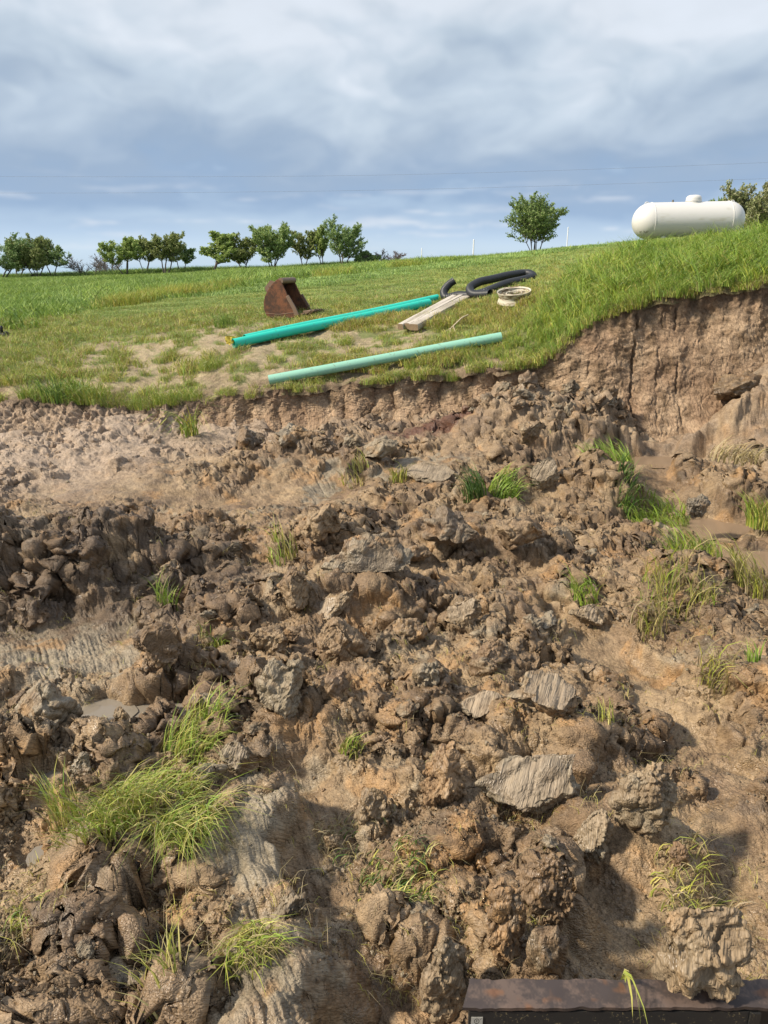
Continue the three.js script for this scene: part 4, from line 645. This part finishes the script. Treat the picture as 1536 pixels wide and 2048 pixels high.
// ------------------------------------------------------------------ rusty digger bucket
{
  const g = new THREE.Group();
  const rustT = tileTexture(512, (u, v) => { const a = per(u, v, 5, 1) * .5 + per(u, v, 13, 2) * .35 + per(u, v, 40, 3) * .25 + per(u, v, 120, 4) * .2; const k = ss(-.5, .7, a); return [lerp(.27, .47, k), lerp(.19, .30, k), lerp(.145, .20, k)]; }, true);
  const rust = new THREE.MeshStandardMaterial({ map: rustT, bumpMap: rustT, bumpScale: 0.004, roughness: 0.82, metalness: 0.15, side: THREE.DoubleSide }), worn = new THREE.MeshStandardMaterial({ color: new THREE.Color(.19, .125, .085), roughness: 0.6, metalness: 0.3 });
  // profile in metres: x to the right, y up, the opening faces right and up
  const prof = [[.31, .70], [.20, .62], [.10, .50], [.03, .38], [.0, .26], [.01, .14], [.05, .05], [.13, .005], [.35, .0], [.56, .01], [.72, .07]], W = 0.60;
  const sh = new THREE.Shape(); prof.forEach(([x, y], i) => i ? sh.lineTo(x, y) : sh.moveTo(x, y)); sh.lineTo(.64, .17); sh.lineTo(.52, .36); sh.lineTo(.42, .56); sh.lineTo(.36, .68); sh.closePath();
  for (const s of [0, 1]) { const q = new THREE.ExtrudeGeometry(sh, { depth: 0.022, bevelEnabled: true, bevelSize: .004, bevelThickness: .004, bevelSegments: 1 }); { const u = q.attributes.uv; for (let i = 0; i < u.count; i++) u.setXY(i, u.getX(i) * 1.2, u.getY(i) * 1.2); } q.translate(0, 0, s ? -W : 0); const pl = part(g, 'side_plate', q, rust); 
    const ct = new THREE.Shape(); ct.moveTo(.72, .065); ct.lineTo(.66, .20); ct.lineTo(.525, .42); ct.lineTo(.475, .39); ct.lineTo(.60, .17); ct.lineTo(.64, .05); ct.closePath(); const cg = new THREE.ExtrudeGeometry(ct, { depth: 0.02, bevelEnabled: true, bevelSize: .004, bevelThickness: .004, bevelSegments: 1 }); cg.translate(0, 0, s ? -W - 0.030 : 0.030); part(pl, 'side_cutter', cg, worn); }
  { const c = new THREE.CatmullRomCurve3(prof.map(([x, y]) => new THREE.Vector3(x, y, 0))), N = 70, pos = [], idx = [], uv = []; const P = c.getSpacedPoints(N); P.forEach((p, i) => { const t = c.getTangentAt(i / N), nx = t.y, ny = -t.x; for (const k of [0, 1]) for (const zz of [0.0, -W + .02]) { pos.push(p.x + nx * -.018 * k, p.y + ny * -.018 * k, zz); uv.push(i / N * 1.6, zz + k * .3); } if (i) { const b = i * 4, a = b - 4; idx.push(a, a + 1, b, a + 1, b + 1, b, a + 2, b + 2, a + 3, a + 3, b + 2, b + 3); } }); part(g, 'back_sheet', meshOf(pos, idx, null, uv), rust); }
  { const q = new THREE.CylinderGeometry(.055, .055, W + .02, 24); q.rotateX(Math.PI / 2); q.translate(.36, .675, -W / 2 + .01); part(g, 'top_tube', q, worn); }
  { const q = new THREE.BoxGeometry(.17, .025, W + .03); q.rotateZ(.32); q.translate(.74, .075, -W / 2); part(g, 'cutting_edge', q, worn); }
  for (let i = 0; i < 4; i++) { const s = new THREE.Shape(); s.moveTo(0, -.035); s.lineTo(.14, -.005); s.lineTo(.14, .008); s.lineTo(0, .04); s.closePath(); const q = new THREE.ExtrudeGeometry(s, { depth: .06, bevelEnabled: true, bevelSize: .006, bevelThickness: .006, bevelSegments: 1 }); q.rotateZ(.32); q.translate(.81, .098, -.06 - i * (W - .08) / 3); part(g, 'tooth', q, worn); }
  for (const z of [-.16, -.42]) { const s = new THREE.Shape(); s.moveTo(.24, .66); s.lineTo(.10, .70); s.lineTo(.01, .60); s.lineTo(.0, .50); s.lineTo(.06, .44); s.lineTo(.18, .55); s.closePath(); const h = new THREE.Path(); h.absarc(.055, .56, .028, 0, 6.283); s.holes.push(h); const q = new THREE.ExtrudeGeometry(s, { depth: .03, bevelEnabled: false }); q.translate(-.02, -.02, z); part(g, 'hinge_ear', q, worn); }
  { const q = new THREE.CylinderGeometry(.045, .045, .34, 20); q.rotateX(Math.PI / 2); q.translate(.015, .535, -.29); part(g, 'hinge_boss', q, worn); }
  { const c = new THREE.CatmullRomCurve3([[.02, .085], [.15, .075], [.32, .07], [.48, .09], [.60, .10]].map(([x, y]) => new THREE.Vector3(x, y, .027))); part(g, 'weld_bead', new THREE.TubeGeometry(c, 30, .006, 6), worn); }
  const p = at(531, 627, 15); g.position.set(p.x, landY(p.x + .35, 15) - 0.02, -14.9); g.rotation.y = -0.30; g.scale.setScalar(1.0); top(g, 'digger_bucket', 'rusty brown digger bucket resting on the grass, its mouth facing right', 'digger bucket');
}
// dark metal part at the left edge of the photograph
{ const g = new THREE.Group(), m = new THREE.MeshStandardMaterial({ color: new THREE.Color(.018, .018, .022), roughness: 0.5, metalness: 0.3 }), p = at(-6, 640, 15.5);
  const arm = new THREE.CylinderGeometry(.045, .055, .5, 18); arm.rotateZ(1.45); arm.translate(-.12, .07, 0); part(g, 'bar', arm, m); const k = new THREE.LatheGeometry([[0, 0], [.03, 0], [.028, .07], [.034, .09], [.022, .13], [0, .135]].map(q => new THREE.Vector2(...q)), 16); k.translate(.06, .10, 0); part(g, 'knob', k, m); const t = new THREE.TorusGeometry(.045, .022, 10, 20); t.translate(.14, .06, 0); part(g, 'ring_end', t, m);
  g.position.set(p.x, landY(p.x, 15.5), -15.5); top(g, 'towing_hitch', 'small black metal fitting cut off by the left edge of the picture', 'metal fitting'); }

// ------------------------------------------------------------------ propane tank
{
  const g = new THREE.Group(), r = 0.47, Ls = 2.08, paintT = tileTexture(512, (u, v) => { const a = per(u, v, 6, 1) * .5 + per(u, v, 21, 2) * .4 + per(u, v, 70, 3) * .3, k = ss(.45, 1.1, a); return [lerp(.80, .73, k), lerp(.795, .715, k), lerp(.775, .66, k)]; }, true);
  const paint = new THREE.MeshPhysicalMaterial({ map: paintT, roughness: 0.38, clearcoat: 0.25, clearcoatRoughness: 0.35 });
  const pr = []; for (let i = 0; i <= 24; i++) { const a = i / 24 * Math.PI / 2; pr.push(new THREE.Vector2(Math.max(1e-4, r * Math.sin(a)), -Ls / 2 - r * Math.cos(a))); } for (let i = 1; i <= 12; i++) pr.push(new THREE.Vector2(r, -Ls / 2 + Ls * i / 12)); for (let i = 1; i <= 24; i++) { const a = i / 24 * Math.PI / 2; pr.push(new THREE.Vector2(Math.max(1e-4, r * Math.cos(a)), Ls / 2 + r * Math.sin(a))); }
  const body = new THREE.LatheGeometry(pr, 80); body.rotateZ(-Math.PI / 2); part(g, 'shell', body, paint);
  for (const s of [-1, 1]) { const t = new THREE.TorusGeometry(r + .001, .009, 8, 90); t.rotateY(Math.PI / 2); t.translate(s * Ls / 2, 0, 0); part(g, 'weld_seam', t, paint); }
  const dm = part(g, 'valve_dome', new THREE.LatheGeometry([[0, .20], [.10, .197], [.155, .18], [.19, .145], [.20, .10], [.205, -.02]].map(q => new THREE.Vector2(...q)), 48), paint); dm.position.set(.10, r - .03, 0);
  { const t = new THREE.TorusGeometry(.207, .008, 8, 48); t.rotateX(Math.PI / 2); t.translate(0, .045, 0); part(dm, 'dome_rim', t, paint); }
  for (const s of [-1, 1]) { const t = new THREE.TorusGeometry(.055, .011, 8, 24, Math.PI * 1.15); t.rotateZ(-.1); t.translate(s * (Ls / 2 + .12), r - .04, 0); part(g, 'lifting_lug', t, paint); }
  { const q = new THREE.CylinderGeometry(.022, .03, .06, 14); q.translate(-.46, r + .025, 0); part(g, 'fill_valve', q, new THREE.MeshStandardMaterial({ color: 0x6a6658, roughness: .5, metalness: .5 })); }
  for (const s of [-1, 1]) for (const z of [-1, 1]) { const q = new THREE.BoxGeometry(.12, .22, .10); q.translate(s * .72, -r - .02, z * .2); part(g, 'foot', q, paint); }
  const scr = new THREE.MeshStandardMaterial({ color: new THREE.Color(.10, .09, .08), roughness: .9 });
  for (const [a0, a1, h] of [[.35, .72, -.27], [.42, .66, -.295], [.85, 1.05, -.27]]) { const pts = []; for (let i = 0; i <= 8; i++) { const a = lerp(a0, a1, i / 8), hh = h + .012 * Math.sin(i), rr = Math.sqrt(r * r - hh * hh) + .0008; pts.push(new THREE.Vector3(-Ls / 2 - rr * Math.sin(a), hh, rr * Math.cos(a))); } part(g, 'scratch', new THREE.TubeGeometry(new THREE.CatmullRomCurve3(pts), 16, .0045, 5), scr, 'dark scratch on the left end'); }
  const p = at(1376, 441, 22); g.position.copy(p); g.rotation.z = 0.02; g.rotation.y = 0.02; top(g, 'propane_tank', 'white cylindrical propane tank with a valve dome lying on the hill at right', 'propane tank');
}
// ------------------------------------------------------------------ steel blade at the lower right
{
  const g = new THREE.Group();
  const steelT = tileTexture(1024, (u, v) => { const a = per(u, v, 6, 1) * .5 + per(u, v, 17, 2) * .4 + per(u, v, 55, 3) * .3 + per(u, v, 160, 4) * .22, b = per(u, v, 9, 5) + .6 * per(u, v, 33, 6), k = ss(-.3, .5, a), o = ss(.5, .95, b), mud = ss(.55, .9, per(u, v, 7, 8) + .5 * per(u, v, 40, 9) + .3 * per(u, v, 120, 1)); let c = [lerp(.25, .37, k), lerp(.215, .31, k), lerp(.20, .275, k)]; c = [lerp(c[0], .52, o * .5), lerp(c[1], .33, o * .5), lerp(c[2], .20, o * .5)]; return [lerp(c[0], .50, mud * .8), lerp(c[1], .42, mud * .8), lerp(c[2], .32, mud * .8)]; }, true);
  const blackT = tileTexture(512, (u, v) => { const k = ss(.62, .9, per(u, v, 60, 2) * .7 + per(u, v, 140, 4) * .5 + per(u, v, 12, 3) * .4); return [lerp(.12, .42, k), lerp(.12, .38, k), lerp(.12, .28, k)]; }, true);
  const steel = new THREE.MeshStandardMaterial({ map: steelT, bumpMap: steelT, bumpScale: .003, roughness: .6, metalness: .12 }), black = new THREE.MeshStandardMaterial({ map: blackT, roughness: .6 });
  const x0 = 0.245, x1 = 2.1, yT = 0.44;
  { // flat top bar, a little worn along its edges
    const L = x1 - x0, b = new THREE.BoxGeometry(L, .013, .086, 160, 2, 14), P = b.attributes.position; for (let i = 0; i < P.count; i++) { const X = P.getX(i), Z = P.getZ(i), edge = Math.abs(Z) > .042 ? 1 : 0; P.setY(i, P.getY(i) + .003 * n2(X * 9, Z * 9) - edge * .004 * Math.abs(n2(X * 25, 3))); P.setZ(i, Z + edge * .003 * n2(X * 18, Z * 4)); if (Math.abs(X) > L * .499 && X < 0) P.setX(i, X + (Z > 0 ? -.02 : .02) * Math.abs(Z) * 18); }
    const U = b.attributes.uv; for (let i = 0; i < U.count; i++) { U.setXY(i, P.getX(i) / .8, P.getZ(i) / .8 + P.getY(i)); } b.computeVertexNormals(); const m = part(g, 'top_bar', b, steel, 'rusty worn top bar'); m.position.set((x0 + x1) / 2, yT, -1.702); m.rotation.x = 0.10;
  }
  { const b = new THREE.BoxGeometry(.82, .62, .02); b.translate(x0 + .415, yT - .33, -1.672); const U = b.attributes.uv; for (let i = 0; i < U.count; i++) U.setXY(i, U.getX(i) * 2.4, U.getY(i) * 1.8); part(g, 'front_plate', b, black, 'black painted plate'); }
  { const b = new THREE.BoxGeometry(.03, .62, .09); b.translate(x0 + .842, yT - .33, -1.70); part(g, 'gusset', b, black); }
  { const b = new THREE.BoxGeometry(1.0, .62, .02); b.translate(x0 + 1.36, yT - .33, -1.735); part(g, 'back_plate', b, black); }
  { // worn sticker with a circled P on the plate
    const cv = document.createElement('canvas'); cv.width = cv.height = 128; const c = cv.getContext('2d'); c.fillStyle = '#9c9a92'; c.fillRect(0, 0, 128, 128); c.strokeStyle = '#2c2a26'; c.lineWidth = 7; c.beginPath(); c.arc(62, 44, 26, 0, 7); c.stroke(); c.beginPath(); c.moveTo(62, 70); c.lineTo(62, 128); c.stroke(); c.fillStyle = '#2c2a26'; c.font = 'bold 36px sans-serif'; c.textAlign = 'center'; c.fillText('P', 62, 57); c.lineWidth = 4; c.beginPath(); c.moveTo(96, 30); c.lineTo(116, 12); c.stroke();
    const t = new THREE.CanvasTexture(cv); t.colorSpace = THREE.SRGBColorSpace; const q = new THREE.BoxGeometry(.034, .045, .0015); q.translate(x0 + .028, yT - .060, -1.660); part(g, 'sticker', q, new THREE.MeshStandardMaterial({ map: t, roughness: .7 }), 'small faded grey sticker with a circled P'); }
  top(g, 'machine_blade', 'rusty steel blade of a machine with a black plate, at the bottom right corner', 'steel blade');
  const t = new THREE.Mesh(bladeGeo(990, 5, { r: .012, h: [.10, .17], w: .009, lean: [1.45, 1.75, .5], colors: YELL, seg: 4 }), grassMat); t.position.set(.72, yT + .02, -1.74); top(t, 'grass_tuft', 'few green blades of grass hanging over the steel blade', 'grass tuft');
}

// ------------------------------------------------------------------ trees
function tubeTo(pos, idx, col, a, b, r0, r1, c, M = 5) {
  const d = b.clone().sub(a).normalize(), u = new THREE.Vector3(Math.abs(d.y) > .9 ? 1 : 0, Math.abs(d.y) > .9 ? 0 : 1, 0).cross(d).normalize(), v = d.clone().cross(u), s = pos.length / 3;
  for (const [p, r] of [[a, r0], [b, r1]]) for (let k = 0; k < M; k++) { const t = k / M * 6.2832; pos.push(p.x + (u.x * Math.cos(t) + v.x * Math.sin(t)) * r, p.y + (u.y * Math.cos(t) + v.y * Math.sin(t)) * r, p.z + (u.z * Math.cos(t) + v.z * Math.sin(t)) * r); col.push(...c); }
  for (let k = 0; k < M; k++) { const k2 = (k + 1) % M; idx.push(s + k, s + k2, s + M + k, s + k2, s + M + k2, s + M + k); }
}
function tree(o) {
  const R = rng(o.seed), pos = [], idx = [], col = [], lp = [], li = [], lc = [], H = o.h, Wd = o.w, bark = o.bark ?? [.10, .085, .07], leafs = o.leaves ?? [[.24, .29, .09], [.29, .33, .11], [.20, .255, .08], [.34, .36, .15]], ls = o.leaf ?? 0.09, V = () => new THREE.Vector3(R() - .5, R() - .5, R() - .5).normalize();
  const leafAt = p => { const a = V(), b = V().cross(a).normalize(), s = ls * (0.6 + 0.8 * R()), c = leafs[Math.floor(R() * leafs.length)], j = 0.8 + 0.4 * R(), n = lp.length / 3; const A = p.clone().addScaledVector(a, s * .9), B = p.clone().addScaledVector(b, s * .42), C = p.clone().addScaledVector(a, -s * .9), D = p.clone().addScaledVector(b, -s * .42); for (const q of [A, B, C, D]) { lp.push(q.x, q.y, q.z); lc.push(c[0] * j, c[1] * j, c[2] * j); } li.push(n, n + 1, n + 2, n, n + 2, n + 3); };
  const grow = (p, dir, len, r, lev) => {
    const n = lev === 0 ? 6 : 4; let q = p.clone(), d = dir.clone(); const kids = [];
    for (let i = 0; i < n; i++) {
      d.addScaledVector(V(), o.wob ?? 0.16); d.y += (lev ? 0.06 : 0.09) * (o.upward ?? 1); d.normalize(); const e = q.clone().addScaledVector(d, len / n), rr = r * (1 - (i + 1) / n * .72); tubeTo(pos, idx, col, q, e, r * (1 - i / n * .72), rr, bark, lev ? 4 : 6); q = e; const t = (i + 1) / n;
      if (lev < 2 && t > (lev === 0 ? o.clear ?? .25 : .2)) { const m = lev === 0 ? 3 : 2 + (R() > .5); for (let k = 0; k < m; k++) kids.push([q.clone(), d.clone(), t, rr]); }
      if (lev >= 1 && !o.bare) for (let k = 0; k < (o.dens ?? 8) * (lev > 1 ? 1 : 0.4); k++) { const l = q.clone().addScaledVector(V(), (o.puff ?? 0.17) * R() * H / 4); if (l.y > p.y * 0 + (o.low ?? 0.18) * H) leafAt(l); }
    }
    for (const [kp, kd, t, rr] of kids) { const s = V(); s.y = s.y * .5 + .15; const nd = kd.clone().multiplyScalar(.75).addScaledVector(s, 1.05).normalize(); grow(kp, nd, len * (lev ? .52 : .46) * (1.1 - t * .45) * (.7 + .6 * R()), Math.max(o.twig ?? .008, rr * .6), lev + 1); }
  };
  const st = o.stems ?? 3; for (let s = 0; s < st; s++) { const a = s / st * 6.283 + R(), sp = (st > 1 ? 1 : .12) * (.25 + .5 * R()) * Wd / H; grow(new THREE.Vector3(Math.cos(a) * .06 * st * .3, -.05, Math.sin(a) * .06 * st * .3), new THREE.Vector3(Math.cos(a) * sp, 1, Math.sin(a) * sp).normalize(), H * (.72 + .2 * R()), H * .016 * (1.4 - .1 * st), 0); }
  const g = new THREE.Group(), bb = new THREE.Box3().setFromArray(lp.length ? lp : pos), kx = Wd / Math.max(.1, bb.max.x - bb.min.x), ky = H / Math.max(.1, bb.max.y);
  part(g, 'trunk', meshOf(pos, idx, col), barkMat); if (lp.length) part(g, 'crown', meshOf(lp, li, lc), leafMat);
  for (const c of g.children) c.geometry.scale(kx, ky, (kx + ky) / 2);
  return g;
}
const YG = [[0.304, 0.405, 0.105], [0.367, 0.448, 0.128], [0.24, 0.345, 0.09], [0.417, 0.478, 0.179]], DG = [[0.224, 0.324, 0.114], [0.269, 0.374, 0.14], [0.179, 0.281, 0.096], [0.343, 0.426, 0.193]];
// [px, base py, top py, width px, distance, stems, options, name, label]
const treeList = [
  [2, 560, 462, 95, 70, 3, { leaves: DG }, 'field_tree', 'dark green tree cut by the left edge of the picture'],
  [38, 558, 474, 62, 73, 2, { leaves: DG }, 'field_tree', 'second tree from the left, low branching and rounded'],
  [75, 557, 466, 66, 71, 4, { dens: 8 }, 'field_tree', 'thin many-stemmed tree, third from the left'],
  [106, 556, 484, 56, 72, 2, { leaves: DG, clear: .35 }, 'field_tree', 'right-hand tree of the leftmost group, with a single dark trunk'],
  [185, 552, 502, 78, 72, 4, { bare: 1, bark: [.17, .15, .15], twig: .016 }, 'bare_shrub', 'leafless grey shrub between the two left tree groups'],
  [218, 551, 514, 40, 74, 4, { bare: 1, bark: [.19, .17, .165], twig: .014 }, 'bare_shrub', 'small leafless shrub left of the second tree group'],
  [252, 549, 470, 66, 71, 3, { leaves: YG, clear: .4 }, 'field_tree', 'yellow-green tree at the left of the second group'],
  [291, 548, 468, 52, 73, 3, { clear: .4 }, 'field_tree', 'tree second from the left in the second group'],
  [331, 547, 460, 62, 71, 3, { clear: .35 }, 'field_tree', 'tallest tree of the second group'],
  [364, 546, 476, 46, 73, 2, { clear: .35, leaves: DG }, 'field_tree', 'low tree at the right end of the second group'],
  [424, 543, 460, 70, 71, 1, { leaves: YG, clear: .3, dens: 12 }, 'field_tree', 'lone round tree with a short forked trunk'],
  [487, 541, 463, 62, 72, 2, { clear: .3 }, 'field_tree', 'rounded tree left of the dense tall one'],
  [546, 540, 440, 74, 71, 4, { low: .02, dens: 10, leaves: [...YG, ...DG] }, 'field_tree', 'dense tall tree leafy down to the ground'],
  [607, 537, 457, 46, 73, 2, { dens: 10, clear: .3 }, 'field_tree', 'slim tree right of the dense one'],
  [645, 536, 448, 32, 72, 2, { dens: 11, clear: .3, leaves: YG }, 'field_tree', 'narrow upright tree next to the tallest'],
  [686, 534, 427, 64, 70, 3, { low: .1, dens: 10, leaves: [...DG, YG[0]] }, 'field_tree', 'tallest tree, at the right end of the row'],
  [730, 532, 498, 40, 70, 4, { low: .05, leaves: DG, bark: [.11, .09, .09] }, 'shrub', 'dark shrub at the foot of the tallest tree'],
  [772, 531, 497, 62, 71, 5, { bare: 1, bark: [.15, .125, .125], twig: .018 }, 'bare_shrub', 'bare purplish shrub at the right end of the row'],
  [852, 529, 516, 24, 85, 4, { low: .02, dens: 9, leaves: YG }, 'shrub', 'tiny green bush alone on the skyline'],
  [1070, 508, 385, 136, 38, 8, { low: .10, dens: 3.2, leaf: .055, puff: .10, upward: .7, leaves: [[.21, .31, .085], [.26, .35, .10], [.17, .26, .08], [.30, .37, .14]] }, 'young_tree', 'lone bushy tree standing on the crest of the mown hill'],
  [1495, 470, 358, 150, 36, 6, { low: .02, dens: 4.5, leaf: .055, leaves: [[.33, .34, .15], [.28, .32, .13], [.38, .37, .22], [.24, .28, .11]], bark: [.16, .12, .10] }, 'shrub', 'large olive bush behind the propane tank'],
  [1420, 462, 392, 40, 37, 4, { low: .02, dens: 6, leaf: .07, leaves: DG }, 'shrub', 'small bush showing above the middle of the tank'],
];
treeList.forEach(([px, by, ty, w, d, stems, o, name, label], i) => {
  const b = at(px, by, d), t = at(px, ty, d), g = tree({ seed: 1300 + i * 7, h: t.y - b.y, w: (d > 60 ? 1.45 : 1) * w / FPX * d / ray(px, by).w, stems, leaf: .085, ...o }); g.position.set(b.x, Math.min(b.y, landY(b.x, d) + .02), -d); if (b.y - g.position.y > .02) g.scale.y = (t.y - g.position.y) / (t.y - b.y); top(g, name, label, name === 'bare_shrub' || name === 'shrub' ? 'shrub' : 'tree');
});
// far woods on the horizon
[[225, 543, 60], [400, 541, 34], [445, 538, 70], [470, 540, 40], [590, 537, 40], [150, 548, 50]].forEach(([px, ty, w], i) => { const d = 420 + 30 * i, t = at(px, ty, d), W = w / FPX * d, y0 = landY(t.x, d); const g = tree({ seed: 1700 + i, h: Math.max(4, t.y - y0), w: W, stems: 7, leaf: 1.1, dens: 3, low: .0, twig: .1, leaves: [[.07, .10, .05], [.09, .12, .06]] }); g.position.set(t.x, y0, -d); top(g, 'distant_tree', ['broad far-off tree clump behind the bare shrub', 'far-off tree left of the lone round tree', 'broad far-off clump right of the lone round tree', 'far-off tree behind the rounded tree', 'far-off tree behind the slim tree', 'far-off clump right of the leftmost group'][i], 'tree'); });

// ------------------------------------------------------------------ white poles, power lines
[[946, 480, 524, 100, .10, 'white pole standing on the skyline left of the lone tree'], [843, 497, 530, 130, .09, 'faint thin white pole above the tiny bush'], [1133, 455, 503, 95, .07, 'thin white pole right of the lone tree']].forEach(([px, ty, by, d, r, label]) => { const g = new THREE.Group(), t = at(px, ty, d), b = at(px, by, d), y0 = Math.min(b.y, landY(b.x, d)) - .2, m = new THREE.MeshStandardMaterial({ color: new THREE.Color(.75, .76, .78), roughness: .6 }); const q = new THREE.CylinderGeometry(r * .8, r, t.y - y0, 10); q.translate(0, (t.y - y0) / 2, 0); part(g, 'shaft', q, m); const cap = new THREE.SphereGeometry(r * .85, 10, 6); cap.translate(0, t.y - y0, 0); part(g, 'cap', cap, m); g.position.set(b.x, y0, -d); top(g, 'white_pole', label, 'pole', 'white poles on the skyline'); });
{
  const wm = new THREE.MeshStandardMaterial({ color: new THREE.Color(.22, .25, .32), roughness: .7 });
  const A = new THREE.Vector3(-34, 0, -46.6), B = new THREE.Vector3(32, 0, -34.6);
  [[353, 350, 325, 'upper power line crossing the sky'], [386, 380, 357, 'lower power line crossing the sky']].forEach(([l, m, r, label], i) => {
    const hit = (px, py) => { const q = ray(px, py); const t = (A.x + (A.x - B.x) * 0); let d = 40; for (let k = 0; k < 30; k++) { const s = (q.u * d - A.x) / (B.x - A.x); d = -(A.z + (B.z - A.z) * s); } return new THREE.Vector3(q.u * d, EYE + q.v * d, -d); };
    const p = [hit(-180, l), hit(0, l), hit(768, m), hit(1536, r), hit(1720, r - 8)]; p[0].copy(A).setY(p[1].y + .35); p[4].copy(B).setY(p[3].y + .4);
    const w = new THREE.Mesh(new THREE.TubeGeometry(new THREE.CatmullRomCurve3(p), 120, .0042, 6), wm); top(w, 'power_line', label, 'wire', 'power lines');
  });
  for (const [P, label] of [[A, 'wooden utility pole carrying the wires beyond the left edge'], [B, 'wooden utility pole carrying the wires beyond the right edge']]) { const g = new THREE.Group(), y0 = landY(P.x, -P.z) - .3, h = 8.2 - y0, q = new THREE.CylinderGeometry(.11, .15, h, 14); q.translate(0, h / 2, 0); const m = new THREE.MeshStandardMaterial({ color: new THREE.Color(.17, .13, .10), roughness: .95 }); part(g, 'shaft', q, m); const x = new THREE.BoxGeometry(.12, .12, 1.6); x.translate(.16, h - 1.0, 0); part(g, 'crossarm', x, m); g.position.set(P.x, y0, P.z); top(g, 'utility_pole', label, 'utility pole'); }
}
renderer.render(scene, camera);
